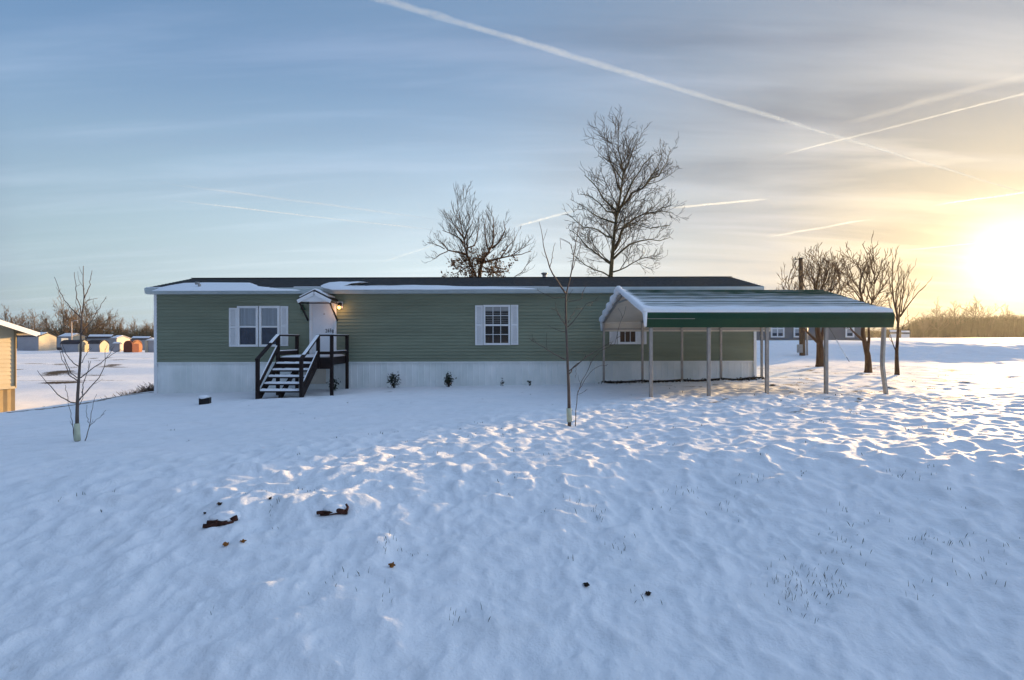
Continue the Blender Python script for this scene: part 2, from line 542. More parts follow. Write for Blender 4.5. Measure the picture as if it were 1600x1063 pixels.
def leaves_mb(spots, rg, size, n_per=1, spread=0.1):
    mb = MB()
    for p in spots:
        for _ in range(n_per):
            c = p + Vector((rg.gauss(0, spread), rg.gauss(0, spread), rg.gauss(0, spread)))
            a = Vector((rg.gauss(0, 1), rg.gauss(0, 1), rg.gauss(0, 1))).normalized()
            b = rand_perp(a, rg)
            s = size * rg.uniform(0.6, 1.3)
            u = a.cross(b) * s * 0.15
            mb.add([c - a * s, c + b * s * 0.45 + u, c + a * s, c - b * s * 0.45 + u], [(0, 1, 2), (0, 2, 3)])
    return mb


def finish_tree(t, name, base, label, trunk_mat, crown_mat, group=None, leaves=None):
    root = empty(name, base, label, 'tree', group)
    t.trunk.build('trunk', trunk_mat, root, True)
    t.crown.build('crown', crown_mat, root, True)
    if leaves is not None:
        leaves.build('leaves', M['oakleaf'], root)
    return root


def px_path(lst, Y, depth=0.0, sx=None):
    """traced limb: (x, y) places in the photograph at the tree's own distance, drifting in depth along the limb"""
    n = len(lst) - 1
    return [P(x, y, Y + depth * (i / max(1, n))) for i, (x, y) in enumerate(lst)]


def build_big_tree():
    Y = 31.0
    z = lambda pts: [(640 + (1130 + (a - 1130) * .90) * .2875, 160 + (b if b > 700 else 700 + (b - 700) * .78) * .2875) for a, b in pts]
    base = Vector(((951 - 800) / F * Y, Y, gz((951 - 800) / F * Y, Y)))
    t = Tree(11, [(3.5, 0.40, 28, 62, 2.0, 0.5), (4.0, 0.60, 25, 60, 1.1, 0.35), (4.6, 0.6, 20, 60, 0.6, 0.25)], 0.0112, up=0.38, wob=0.095)
    trunk = [base - Vector((0, 0, .2))] + px_path(z([(1088, 950), (1102, 800), (1116, 650), (1132, 560), (1150, 430), (1166, 300), (1155, 220), (1128, 95)]), Y)
    t.limb(trunk, 0.21, 0.02, 0, 9, 16, 0.0, 0.45)
    lim = [([(1132, 575), (1220, 440), (1290, 390), (1400, 290), (1440, 205), (1447, 140)], 1.6, .085),
           ([(1130, 565), (1062, 490), (992, 370), (930, 310)], -1.5, .065),
           ([(1110, 800), (1180, 640), (1270, 590), (1400, 556), (1468, 575)], 2.0, .085),
           ([(1106, 850), (1200, 780), (1300, 742), (1400, 750), (1445, 735)], -1.6, .07),
           ([(1118, 645), (1000, 590), (900, 510)], 2.0, .06),
           ([(1104, 740), (1000, 690), (905, 660), (850, 600)], -2.0, .055),
           ([(1095, 880), (980, 810), (905, 740), (840, 690)], 1.2, .06),
           ([(1092, 925), (1180, 895), (1290, 840), (1395, 850)], 1.5, .05),
           ([(1088, 950), (960, 900), (850, 820)], -1.2, .05),
           ([(1150, 540), (1190, 430), (1240, 300), (1335, 185)], -1.2, .07),
           ([(1152, 430), (1122, 310), (1085, 200), (1090, 140)], 1.0, .05),
           ([(1166, 300), (1200, 200), (1246, 85)], 0.8, .045),
           ([(1160, 350), (1110, 250), (1040, 180)], -1.0, .04),
           ([(1130, 575), (1060, 560), (960, 450), (905, 440)], .6, .045),
           ([(1112, 700), (1210, 640), (1330, 680), (1440, 660)], -.6, .045),
           ([(1290, 390), (1330, 300), (1395, 230), (1400, 130)], -.6, .035),
           ([(1116, 650), (1130, 540), (1140, 500)], 2.5, .05)]
    for pts, dep, r in lim:
        t.limb(px_path(z(pts), Y, dep), r, 0.014, 0, 6, None, 0.05, 0.15)
    return finish_tree(t, 'bare_tree', base, 'tallest bare tree rising behind the green home with its straight trunk', M['barkg'], M['bark'])


def build_oak():
    Y = 30.0
    z = lambda pts: [(660 + (590 + (a - 590) * 1.06) * .1505, 280 + (b if b > 850 else 850 + (b - 850) * .62) * .1505) for a, b in pts]
    base = Vector(((749 - 800) / F * Y, Y, gz((749 - 800) / F * Y, Y)))
    t = Tree(5, [(4.0, 0.45, 20, 46, 1.7, 0.5), (4.4, 0.6, 20, 46, 1.0, 0.35), (5.0, 0.6, 18, 46, 0.5, 0.2)], 0.0082, up=0.55, wob=0.085)
    t.limb([base - Vector((0, 0, .2))] + px_path(z([(585, 1100), (560, 1010), (490, 850), (455, 700), (450, 580), (440, 470), (420, 330), (408, 200), (395, 80)]), Y, -.3), 0.17, 0.015, 0, 8, 16, 0, 0.4)
    lim = [([(590, 1040), (610, 880), (640, 800), (690, 710), (715, 620), (730, 480), (735, 300), (730, 110)], .8, .12),
           ([(690, 710), (650, 520), (640, 380), (650, 160)], 1.2, .05),
           ([(715, 640), (790, 520), (850, 350), (830, 180)], -.8, .06),
           ([(620, 870), (720, 840), (800, 800), (900, 770), (1000, 650), (1080, 570)], -1.0, .07),
           ([(800, 800), (860, 650), (930, 500), (960, 400)], .5, .045),
           ([(900, 770), (1000, 740), (1100, 690)], .5, .035),
           ([(455, 740), (370, 705), (280, 685), (245, 570), (180, 490)], 1.0, .06),
           ([(280, 690), (190, 750), (130, 820)], -.5, .03), ([(250, 650), (150, 560), (80, 540)], .5, .03),
           ([(440, 560), (380, 430), (300, 400), (230, 340)], -1.2, .05),
           ([(440, 470), (370, 340), (330, 200), (300, 120)], 1.0, .05),
           ([(445, 500), (470, 380), (520, 250), (530, 150)], -.8, .045),
           ([(460, 640), (540, 580), (570, 420), (600, 220)], .8, .045),
           ([(480, 830), (400, 880), (330, 900)], 1.2, .045), ([(500, 900), (400, 960), (320, 1000)], -.8, .04),
           ([(610, 900), (700, 930), (790, 1000)], 1.2, .04), ([(620, 960), (740, 970), (850, 960)], -1.2, .04),
           ([(900, 1060), (1000, 970), (1080, 860)], .2, .025)]
    for pts, dep, r in lim:
        t.limb(px_path(z(pts), Y, dep), r, 0.012, 0, 5, None, 0.03, 0.15)
    rg = random.Random(3)
    zmax = (CY - 388) / F * Y
    spots = [p for p, d in t.tips if p.z < zmax and abs(p.x + 1.6) < 2.0 and rg.random() < 0.40 * min(1, (zmax - p.z) / 0.7)]
    return finish_tree(t, 'oak_tree', base, 'forked bare tree behind the roof keeping brown leaves on its lower branches', M['barkr'], M['bark'], None, leaves_mb(spots, rg, 0.085, 3, 0.10))


def build_right_trees():
    G = 'leaning trees beyond the carport'
    z = lambda pts: [(1180 + a * .2258, 360 + (b if b > 600 else 600 + (b - 600) * .83) * .2258) for a, b in pts]
    T1 = on_ground(1282, 573)
    Y = T1.y
    lv = [(3.6, 0.42, 25, 55, 1.6, 0.45), (3.6, 0.6, 22, 60, 1.0, 0.3), (4.2, 0.6, 20, 60, 0.55, 0.2)]
    t = Tree(21, lv, 0.012, up=0.6, wob=0.11); t.tp = .42
    t.limb([T1 - Vector((0, 0, .2))] + px_path(z([(453, 940), (450, 850), (448, 790), (432, 700), (428, 620), (425, 400), (420, 330), (450, 200), (430, 130)]), Y), .27, .015, 0, 9, 16, 0, .4)
    for pts, dep, r in [([(440, 780), (400, 735), (320, 665), (270, 560), (230, 330), (250, 200)], -1.2, .11),
                        ([(450, 800), (470, 700), (500, 560), (520, 380), (575, 290), (620, 160)], 1.4, .15),
                        ([(430, 650), (370, 450), (330, 320), (290, 180)], 1.5, .08),
                        ([(428, 560), (460, 380), (500, 250), (510, 110)], -1.4, .08),
                        ([(425, 420), (400, 300), (350, 200), (370, 140)], -.8, .05),
                        ([(500, 560), (560, 430), (590, 300), (560, 140)], -.8, .06),
                        ([(520, 380), (545, 260), (590, 110)], 1.0, .05), ([(320, 665), (230, 480), (190, 360)], .5, .045),
                        ([(470, 430), (480, 300), (470, 150)], 1.3, .05)]:
        t.limb(px_path(z(pts), Y, dep), r * .72, .012, 0, 6, None, .03, .3)
    finish_tree(t, 'bare_tree', T1, 'thickest trunked bare tree seen under the carport roof beside the utility pole', M['barkr'], M['twigr'], G)
    T2 = on_ground(1356, 582)
    Y = T2.y
    t = Tree(22, lv, 0.0105, up=0.6, wob=0.11); t.tp = .45
    t.limb([T2 - Vector((0, 0, .2))] + px_path(z([(783, 980), (782, 880), (765, 810), (745, 720), (750, 500), (735, 430), (720, 340), (740, 230), (700, 150)]), Y), .17, .015, 0, 8, 16, 0, .4)
    for pts, dep, r in [([(745, 760), (690, 700), (630, 655), (600, 520), (590, 400)], -1.0, .07),
                        ([(775, 840), (790, 760), (780, 660), (815, 480), (825, 300), (818, 150), (820, 90)], .8, .10),
                        ([(750, 500), (690, 380), (640, 320), (600, 300)], 1.0, .05),
                        ([(820, 460), (870, 380), (890, 320)], -.8, .03), ([(825, 320), (870, 200), (880, 110)], .6, .045),
                        ([(735, 430), (690, 290), (650, 190)], -.9, .045), ([(745, 400), (770, 300), (780, 150)], .9, .05),
                        ([(822, 240), (790, 150), (785, 60)], -.4, .035), ([(815, 480), (770, 350), (745, 250)], .4, .04)]:
        t.limb(px_path(z(pts), Y, dep), r * .72, .010, 0, 6, None, .02, .25)
    finish_tree(t, 'bare_tree', T2, 'bare tree with a snow dusted forked trunk behind the bent carport post', M['barkr'], M['twigr'], G)
    T3 = on_ground(1401, 585)
    Y = T3.y
    t = Tree(23, [(2.6, 0.42, 15, 38, 1.3, 0.35), (2.8, 0.55, 18, 45, 0.8, 0.25), (2.6, .5, 20, 50, .4, .15)], 0.0075, up=0.8, wob=0.10); t.tp = .45
    t.limb([T3 - Vector((0, 0, .2))] + px_path(z([(982, 1000), (978, 850), (985, 760), (990, 620), (960, 480), (945, 300), (955, 160)]), Y), .10, .010, 0, 7, 16, 0, .5)
    for pts, dep, r in [([(975, 840), (940, 740), (925, 700)], -.5, .03), ([(990, 640), (1000, 500), (1020, 330), (1075, 180)], .6, .055),
                        ([(1000, 600), (1060, 490), (1120, 400), (1185, 330)], -.4, .05), ([(985, 620), (970, 470), (990, 300), (985, 170)], -.6, .045),
                        ([(990, 650), (920, 480), (900, 380)], .7, .03), ([(1020, 560), (1060, 420), (1100, 330)], .8, .03),
                        ([(1010, 560), (1035, 400), (1030, 220)], -.7, .03), ([(1000, 700), (1060, 630), (1110, 600)], .5, .02)]:
        t.limb(px_path(z(pts), Y, dep), r * .72, .008, 0, 5, None, .015, .2)
    finish_tree(t, 'bare_tree', T3, 'slim bare tree with upswept branches standing right of the carport', M['barkr'], M['twigr'], G)


def build_saplings():
    # the one before the house wall
    z = lambda pts: [(820 + a * .3293, 340 + b * .3293) for a, b in pts]
    b = on_ground(889.5, 667)
    Y = b.y
    root = empty('sapling', b, 'young tree with forked top and pale trunk guard in front of the green wall', 'tree', 'young trees on the lawn')
    t = Tree(31, [(2.2, 0.25, 25, 55, 0.22, 0.06), (3, .4, 25, 60, .1, .04)], 0.0030, up=.5, wob=.14, twig_sides=4)
    t.limb([b - Vector((0, 0, .1))] + px_path(z([(212, 985), (208, 800), (203, 690), (197, 540), (193, 400), (195, 365), (210, 310), (225, 240), (240, 130), (255, 60), (262, 0)]), Y, .1), .030, .004, 0, 9, 24, .0, .45)
    for pts, dep, r in [([(193, 360), (165, 320), (140, 280), (115, 225), (95, 160), (68, 20)], -.15, .016),
                        ([(120, 235), (132, 170), (145, 120)], .1, .006),
                        ([(232, 180), (215, 120), (165, 95), (172, 150)], .2, .005), ([(225, 250), (262, 150), (268, 40)], -.2, .007),
                        ([(192, 675), (140, 650), (105, 625), (60, 600), (20, 572)], -.3, .010), ([(105, 625), (103, 570), (104, 545)], 0, .004),
                        ([(60, 600), (40, 575), (30, 585)], .0, .003),
                        ([(208, 745), (235, 705), (300, 655), (322, 640)], .2, .010), ([(208, 730), (260, 690), (310, 650), (410, 590)], .3, .009),
                        ([(203, 520), (250, 470), (290, 410), (350, 390)], -.25, .008), ([(205, 500), (240, 440), (270, 430)], .25, .006),
                        ([(196, 510), (165, 460), (130, 430)], .3, .005), ([(198, 520), (150, 440), (145, 400)], -.3, .005),
                        ([(198, 545), (160, 535), (110, 512)], .2, .005), ([(208, 400), (265, 390), (290, 320)], -.2, .006),
                        ([(196, 380), (130, 382), (60, 345)], .2, .005), ([(300, 420), (320, 400), (318, 420)], .2, .004)]:
        t.limb(px_path(z(pts), Y, dep), r, .003, 0, 5, 10, .006, .25)
    # suckers from the root
    for pts, dep, r in [([(240, 990), (245, 900), (250, 820), (275, 770), (310, 700), (340, 640)], -.1, .008),
                        ([(250, 830), (290, 760), (330, 715), (375, 700)], .05, .005), ([(300, 725), (345, 640), (425, 600), (480, 420)], .1, .005),
                        ([(240, 760), (243, 700)], 0, .003)]:
        t.limb(px_path(z(pts), Y, dep), r, .0025, 0, 5, 10, .006, .3)
    t.trunk.build('trunk', M['sapbark'], root, True)
    t.crown.build('crown', M['saptwig'], root, True)
    g = MB(); g.tube(px_path(z([(212, 970), (209, 905)]), Y, 0), [.041, .039], 10); g.build('trunk_guard', M['guard'], root, True)
    # the one before the left field
    z = lambda pts: [(40 + a * .2821, 410 + b * .2821) for a, b in pts]
    b = on_ground(120.5, 690)
    Y = b.y
    root = empty('sapling', b, 'young tree with wide low branches and pale trunk guard beside the open field', 'tree', 'young trees on the lawn')
    t = Tree(32, [(2.0, 0.22, 25, 55, 0.2, 0.06), (3, .4, 25, 60, .1, .04)], 0.0030, up=.6, wob=.13, twig_sides=4)
    t.limb([b - Vector((0, 0, .1))] + px_path(z([(286, 985), (285, 850), (288, 740), (295, 640), (305, 500), (306, 400), (312, 300), (325, 200), (318, 110), (320, 20)]), Y, .05), .030, .004, 0, 9, 24, 0, .5)
    for pts, dep, r in [([(326, 200), (350, 140), (368, 45)], .1, .008), ([(312, 290), (290, 210), (275, 140), (270, 55)], -.1, .008),
                        ([(308, 310), (260, 260), (215, 210), (180, 150), (160, 82)], .15, .009), ([(318, 260), (340, 210), (400, 200)], .2, .005),
                        ([(308, 400), (370, 320), (415, 240), (447, 190)], -.15, .008), ([(304, 300), (280, 230), (285, 180)], .1, .004),
                        ([(300, 580), (240, 530), (210, 480), (200, 440)], -.1, .008), ([(285, 655), (240, 620), (205, 540), (185, 480)], .2, .009),
                        ([(285, 640), (250, 610), (225, 560), (190, 450)], -.2, .007),
                        ([(305, 560), (335, 510), (360, 470)], .2, .006), ([(305, 640), (350, 600), (440, 540), (530, 480)], -.1, .009),
                        ([(440, 540), (470, 500), (490, 460)], 0, .004), ([(345, 605), (350, 560), (347, 545)], 0, .004),
                        ([(285, 780), (320, 730), (390, 660), (435, 590), (440, 480)], .25, .011), ([(315, 735), (320, 670), (350, 600), (362, 545)], .1, .007),
                        ([(282, 780), (235, 770), (180, 735), (120, 670), (65, 600)], -.25, .010), ([(235, 770), (228, 720), (220, 680)], 0, .005),
                        ([(300, 790), (318, 745), (312, 700)], -.2, .005)]:
        t.limb(px_path(z(pts), Y, dep), r, .003, 0, 5, 10, .006, .25)
    for pts, dep, r in [([(270, 985), (262, 900), (245, 820), (235, 770)], -.1, .007), ([(327, 995), (345, 930), (360, 880), (375, 780), (395, 730)], .1, .007),
                        ([(350, 910), (400, 870), (445, 820)], .1, .004), ([(352, 890), (335, 830), (340, 790)], .05, .004)]:
        t.limb(px_path(z(pts), Y, dep), r, .0025, 0, 5, 10, .006, .3)
    t.trunk.build('trunk', M['sapbark'], root, True)
    t.crown.build('crown', M['saptwig'], root, True)
    g = MB(); g.tube(px_path(z([(287, 988), (284, 893)]), Y, 0), [.043, .036], 10); g.build('trunk_guard', M['guard'], root, True)


def build_far_trees():
    """the winter trees along the far edges of the fields"""
    protos = []
    for sd, wide in ((41, 1.0), (42, 0.65), (43, 1.35)):
        rg = random.Random(sd)
        t = Tree(sd, [(1.2, .45, 22, 50, 4.5, 1.4), (1.3, .6, 22, 55, 2.8, .9), (1.6, .6, 20, 55, 1.6, .6)], .042, up=.55, wob=.15)
        h = 12.0
        top = []
        p = Vector((0, 0, -.3)); top.append(p.copy())
        for i in range(6):
            p = p + Vector((rg.gauss(0, .25), rg.gauss(0, .25), h / 6)); top.append(p.copy())
        t.limb(top, .24, .04, 0, 6, 10, 0, .25)
        for k in range(9):
            a = k * 2.4 + rg.uniform(-.4, .4)
            z0 = rg.uniform(.15, .5) * h
            l = wide * rg.uniform(3.0, 5.0)
            q = Vector((0, 0, z0))
            pts = [q, q + Vector((math.cos(a) * l * .5, math.sin(a) * l * .5, h * .14)), q + Vector((math.cos(a) * l, math.sin(a) * l, h * .38))]
            t.limb(pts, .12, .04, 0, 5, 6, .15, .15)
        root = finish_tree(t, 'bare_tree', Vector((0, 0, 0)), 'x', M['farbark'], M['farbark'])
        protos.append((root, h + 1.2))
    spots = [
        # px, top py, distance, prototype, label
        (100, 462, 175, 0, 'dark spreading bare tree tallest above the far sheds'),
        (52, 483, 190, 1, 'dense round bare tree beyond the near end of the long grey trailer'),
        (33, 488, 195, 0, 'bare tree just above the fascia corner of the cream neighbour house'),
        (8, 478, 185, 2, 'bare tree rising behind the cream neighbour house roof'),
        (72, 487, 200, 1, 'bare tree behind the cream gable of the long grey trailer'),
        (136, 468, 180, 2, 'broad pale bare tree above the round fronted shed'),
        (152, 476, 190, 0, 'bare tree above the small round fronted shed'),
        (120, 480, 200, 1, 'bare tree behind the light pole in the far field'),
        (172, 484, 195, 2, 'bare tree above the dark roofed trailer'),
        (188, 496, 200, 1, 'small bare tree above the pinkish gable'),
        (209, 497, 195, 2, 'low bare tree above the red barn shed'),
        (228, 500, 190, 1, 'bare tree above the white shed by the corner of the green home'),
        (240, 498, 200, 0, 'bare tree partly hidden by the corner of the green home'),
        (1466, 470, 188, 0, 'bare tree poking above the hedgerow furthest from the sun'),
        (1490, 471, 190, 1, 'narrow bare tree above the hedgerow'),
        (1525, 464, 192, 2, 'crooked bare tree above the hedgerow nearest the sun glow'),
        (1575, 476, 195, 1, 'faint bare tree lost in the glow of the setting sun'),
        (1443, 488, 186, 1, 'small bare tree at the end of the hedgerow'),
    ]
    used = set()
    for k, (px, py, Y, pi, label) in enumerate(spots):
        root, h = protos[pi]
        o = root if pi not in used else copy_tree(root)
        used.add(pi)
        x = (px - CX) / F * Y
        g = gz(x, Y)
        s = ((CY - py) / F * Y - g) / h
        o.location = (x, Y, g)
        o.scale = (s * 1.05, s * 1.05, s)
        o.rotation_euler = (0, 0, k * 1.9)
        tag(o, label, 'tree', 'bare trees along the field edge')


def thicket(name, label, x0, x1, Y0, Y1, hfun, n, seed, m, wm=1.0):
    rg = random.Random(seed)
    mb = MB()
    for k in range(n):
        x = rg.uniform(x0, x1); y = rg.uniform(Y0, Y1)
        g = float(base_h(np.array([x]), np.array([y]))[0])
        h = hfun(x) * rg.uniform(0.45, 1.0)
        dx, dy = rg.gauss(0, .16) * h, rg.gauss(0, .16) * h
        w = rg.uniform(.05, .16) * wm
        a = rg.uniform(0, 3.14)
        c, s = math.cos(a) * w, math.sin(a) * w
        mb.add([(x - c, y - s, g - .2), (x + c, y + s, g - .2), (x + dx * .5 + c * .7, y + dy * .5 + s * .7, g + h * .55), (x + dx, y + dy, g + h), (x + dx * .5 - c * .7, y + dy * .5 - s * .7, g + h * .55)], [(0, 1, 2, 3, 4)])
        for q in range(6):
            zz = g + h * rg.uniform(.25, .95); l = rg.uniform(.5, 1.7)
            b = rg.uniform(0, 6.28)
            e = Vector((x + dx * .6 + math.cos(b) * l, y + dy * .6 + math.sin(b) * l, zz + rg.uniform(0, l)))
            mb.add([(x + dx * .6, y + dy * .6, zz - .07), (x + dx * .6, y + dy * .6, zz + .07), e], [(0, 1, 2)])
    o = mb.build(name, m)
    return tag(o, label, 'thicket', None, 'stuff')


# ------------------------------------------------------------------ the green home
HY = 18.6                                 # front wall
HX0, HX1 = -11.65, 7.95
ZS, ZT = -0.70, 1.56                      # siding from / to
EY, EZ = 18.34, 1.70                      # eave line
RY, RZ = 21.05, 2.30                      # ridge


def roof_pt(px, py, lift=0.0):
    """point of the front roof slope seen at a place in the photograph"""
    k = (RZ - EZ) / (RY - EY)
    m = (CY - py) / F
    Y = (EZ - k * EY + lift) / (m - k)
    return Vector(((px - CX) / F * Y, Y, m * Y))


def slab_poly(mb, outline, normal, thick, seed=0):
    """a soft edged slab of snow over a closed outline: rim near the surface, raised middle"""
    c = sum(outline, Vector((0, 0, 0))) / len(outline)
    n = len(outline)
    rings = [outline, [c + (p - c) * 0.96 + normal * thick * 0.8 for p in outline], [c + (p - c) * 0.85 + normal * thick for p in outline]]
    vs = [p for r in rings for p in r]
    fs = []
    for k in range(2):
        for i in range(n):
            j = (i + 1) % n
            fs.append((k * n + i, k * n + j, (k + 1) * n + j, (k + 1) * n + i))
    fs.append(tuple(2 * n + i for i in range(n)))
    mb.add(vs, fs)


def densify(pts, per, jit, rg, axis_u, axis_v):
    out = []
    for a, b in zip(pts, pts[1:] + pts[:1]):
        for k in range(per):
            p = a.lerp(b, k / per)
            if k: p = p + axis_u * rg.gauss(0, jit) + axis_v * rg.gauss(0, jit)
            out.append(p)
    return out


def frame_ring(mb, x0, x1, z0, z1, w, y0, y1):
    """rectangular frame in the wall plane; stiles full height, rails between them"""
    mb.bb(x0, x0 + w, y0, y1, z0, z1); mb.bb(x1 - w, x1, y0, y1, z0, z1)
    mb.bb(x0 + w, x1 - w, y0, y1, z0, z0 + w); mb.bb(x0 + w, x1 - w, y0, y1, z1 - w, z1)


def wx(px, Y=HY): return (px - CX) / F * Y
def wz(py, Y=HY): return (CY - py) / F * Y


def shutter(mb, x0, x1, z0, z1):
    y0, y1 = HY - .045, HY - .012
    frame_ring(mb, x0, x1, z0, z1, .05, y0, y1)
    zc = (z0 + z1) / 2
    mb.bb(x0 + .05, x1 - .05, y0, y1, zc - .03, zc + .03)
    z = z0 + .07
    while z < z1 - .06:
        if abs(z - zc) > .05:
            mb.box(((x0 + x1) / 2, HY - .028, z), (x1 - x0 - .1, .012, .042), Matrix.Rotation(.6, 3, 'X'))
        z += .038
    mb.bb(x0 + .05, x1 - .05, HY - .018, HY - .013, z0 + .05, z1 - .05)


def build_home():
    root = empty('mobile_home', (-1.85, HY, -1.42), 'long sage green single storey home with white skirting and dark roof', 'house')
    # lapped siding, one course every 11 cm
    prof = []
    z = ZS
    n = 21
    dz = (ZT - ZS) / n
    for i in range(n):
        prof += [(HY - .0195, z), (HY + .006, z + dz * .97)]
        z += dz
    prof += [(HY + .06, ZT), (HY + .06, ZS)]
    mb = MB()
    mb.extrude_x(prof, HX0, HX1)
    for xa, xb in ((HX0, HX0 + .06), (HX1 - .06, HX1)):
        mb.bb(xa, xb, HY + .062, HY + 4.84, ZS, ZT)
        mb.add([(xa, HY + .062, ZT + .002), (xa, HY + 4.84, ZT + .002), (xa, RY, RZ - .1), (xb, HY + .062, ZT + .002), (xb, HY + 4.84, ZT + .002), (xb, RY, RZ - .1)],
               [(0, 1, 2), (5, 4, 3), (0, 3, 4, 1), (1, 4, 5, 2), (2, 5, 3, 0)])
    mb.bb(HX0 + .061, HX1 - .061, HY + 4.78, HY + 4.84, ZS, ZT)
    mb.build('siding', M['siding'], root)
    # ribbed skirting
    mb = MB()
    x = HX0 + .03
    pr = []
    while x < HX1 - .03:
        pr += [(x, HY + .035), (x + .115, HY + .035), (x + .125, HY + .028), (x + .150, HY + .028), (x + .160, HY + .035)]
        x += .2
    vs = [(px, py, ZS - .002) for px, py in pr] + [(px, py, -2.1) for px, py in pr]
    k = len(pr)
    mb.add(vs, [(i, i + 1, k + i + 1, k + i) for i in range(k - 1)])
    mb.bb(HX0 + .02, HX1 - .02, HY + 4.80, HY + 4.82, -2.1, ZS - .002)
    mb.bb(HX0 + .01, HX0 + .03, HY + .05, HY + 4.8, -2.1, ZS - .002)
    mb.bb(HX1 - .03, HX1 - .01, HY + .05, HY + 4.8, -2.1, ZS - .002)
    mb.build('skirting', M['skirt'], root)
    mb = MB(); mb.bb(HX0 + .03, HX1 - .03, HY - .012, HY + .018, ZS - .045, ZS - .003); mb.build('skirting_rail', M['skirt'], root)
    for xa in (HX0 - .035, HX1 - .055):
        mb = MB(); mb.bb(xa, xa + .09, HY - .035, HY + .055, -2.1, ZT - .01)
        mb.build('corner_trim', M['white'], root, False, .004)
    # roof: two slopes with thickness
    ov = .16
    mb = MB()
    th = .05
    bk = 2 * RY - EY
    nr = 13
    for side, (ey, s) in enumerate(((EY, 1), (bk, -1))):
        for i in range(nr):           # shingle courses, each a thin step
            a, b = i / nr, (i + 1) / nr + .01
            ya, yb = ey + (RY - ey) * a, ey + (RY - ey) * min(1, b)
            za, zb = EZ + (RZ - EZ) * a, EZ + (RZ - EZ) * min(1, b)
            mb.add([(HX0 - ov, ya, za + .012), (HX1 + ov, ya, za + .012), (HX1 + ov, yb, zb), (HX0 - ov, yb, zb),
                    (HX0 - ov, ya, za - th), (HX1 + ov, ya, za - th), (HX1 + ov, yb, zb - th), (HX0 - ov, yb, zb - th)],
                   [(0, 1, 2, 3), (7, 6, 5, 4), (0, 4, 5, 1), (2, 6, 7, 3), (1, 5, 6, 2), (3, 7, 4, 0)])
    rf = mb.build('roof', M['shingle'], root)
    mb = MB()
    mb.bar((HX0 - ov, RY, RZ + .008), (HX1 + ov, RY, RZ + .008), .22, .02)
    mb.build('ridge_cap', M['shingle'], rf)
    # snow left lying on the roof
    rg = random.Random(8)
    nrm = Vector((0, -(RZ - EZ), RY - EY)).normalized()
    U, V = Vector((1, 0, 0)), Vector((0, RY - EY, RZ - EZ)).normalized()
    for outline in ([(237, 453.6), (248, 449), (268, 445.2), (285, 442.3), (330, 441.6), (393, 442.2), (399, 444.5), (404, 447.5), (425, 450.5), (452, 453.0), (470, 453.8)],
                    [(501, 446), (512, 441.8), (530, 440.6), (545, 441.3), (557, 440.4), (571, 442.2), (560, 444), (536, 446.2), (540, 448.0), (556, 447.3), (566, 448.3), (590, 447.3), (612, 447.6), (640, 446.8), (700, 447.8), (730, 449.4), (780, 450.6), (830, 451.5), (840, 452.4), (520, 452.6), (506, 449.4)]):
        pts = [roof_pt(a, b, .012) for a, b in outline]
        mb = MB()
        pts = densify(pts, 4, .018, rg, U, V)
        # a strip fan that follows the outline: rim on the roof, raised inside
        slab_poly(mb, pts, nrm, .035)
        mb.build('roof_snow', M['snow'], rf, True)
    mb = MB()
    for k in range(120):
        if k == 40:
            mb.build('roof_snow', M['snow'], rf, True); mb = MB()
        if 36 < k < 44: continue
        x0 = HX0 - ov + 13.0 * k / 120
        y0, z0 = EY + .02, EZ + .012
        w = (.07 + .05 * float(perlin(np.array([x0 * .8]), np.array([2.2]), 3)[0])) * min(1, (120 - k) / 25) * float(.25 + .75 * ss(-.25, .15, perlin(np.array([x0 * .55]), np.array([9.1]), 8))[0])
        x1 = x0 + 13.0 / 120
        mb.add([(x0, y0 - .02, z0), (x1, y0 - .02, z0), (x1, y0, z0 + .012), (x0, y0, z0 + .012), (x1, y0 + w, z0 + .012 + w * .22), (x0, y0 + w, z0 + .012 + w * .22)], [(0, 1, 2, 3), (3, 2, 4, 5)])
    mb.build('roof_snow', M['snow'], rf, True)
    # eave fascia with gutter
    mb = MB()
    mb.extrude_x([(EY - .012, EZ - .045), (EY - .012, EZ + .0), (EY - .035, EZ + .0), (EY - .045, EZ - .05), (EY - .02, EZ - .12), (EY + .02, EZ - .19), (HY - .03, EZ - .19), (HY - .03, EZ - .16), (EY + .03, EZ - .16), (EY + .02, EZ - .06)], HX0 - ov - .01, HX1 + ov + .01)
    mb.build('fascia', M['fascia'], root)
    for xa, xb in ((HX0 - ov - .03, HX0 - ov - .005), (HX1 + ov + .005, HX1 + ov + .03)):
        mb = MB()
        for ey in (EY, bk):
            mb.add([(xa, ey, EZ - .15), (xa, ey, EZ + .0), (xa, RY, RZ + .0), (xa, RY, RZ - .15), (xb, ey, EZ - .15), (xb, ey, EZ + .0), (xb, RY, RZ + .0), (xb, RY, RZ - .15)],
                   [(0, 1, 2, 3), (7, 6, 5, 4), (0, 4, 5, 1), (1, 5, 6, 2), (2, 6, 7, 3), (3, 7, 4, 0)])
        mb.build('rake_board', M['white'], root)
    # vents
    p = roof_pt(312, 449)
    mb = MB()
    mb.tube([p - Vector((0, 0, .1)), p + Vector((0, 0, .10)), p + Vector((-.03, 0, .15)), p + Vector((-.12, -.02, .15))], [.045, .045, .045, .05], 10)
    mb.build('roof_vent', M['galv'], root, True)
    p = Vector((wx(851, 21.2), 21.2, RZ))
    mb = MB()
    mb.tube([p - Vector((0, 0, .15)), p + Vector((0, 0, .14))], [.075, .075], 12)
    mb.tube([p + Vector((0, 0, .13)), p + Vector((0, 0, .16)), p + Vector((0, 0, .18)), p + Vector((0, 0, .21))], [.09, .13, .13, .05], 12)
    mb.build('roof_vent', M['galv'], root, True)

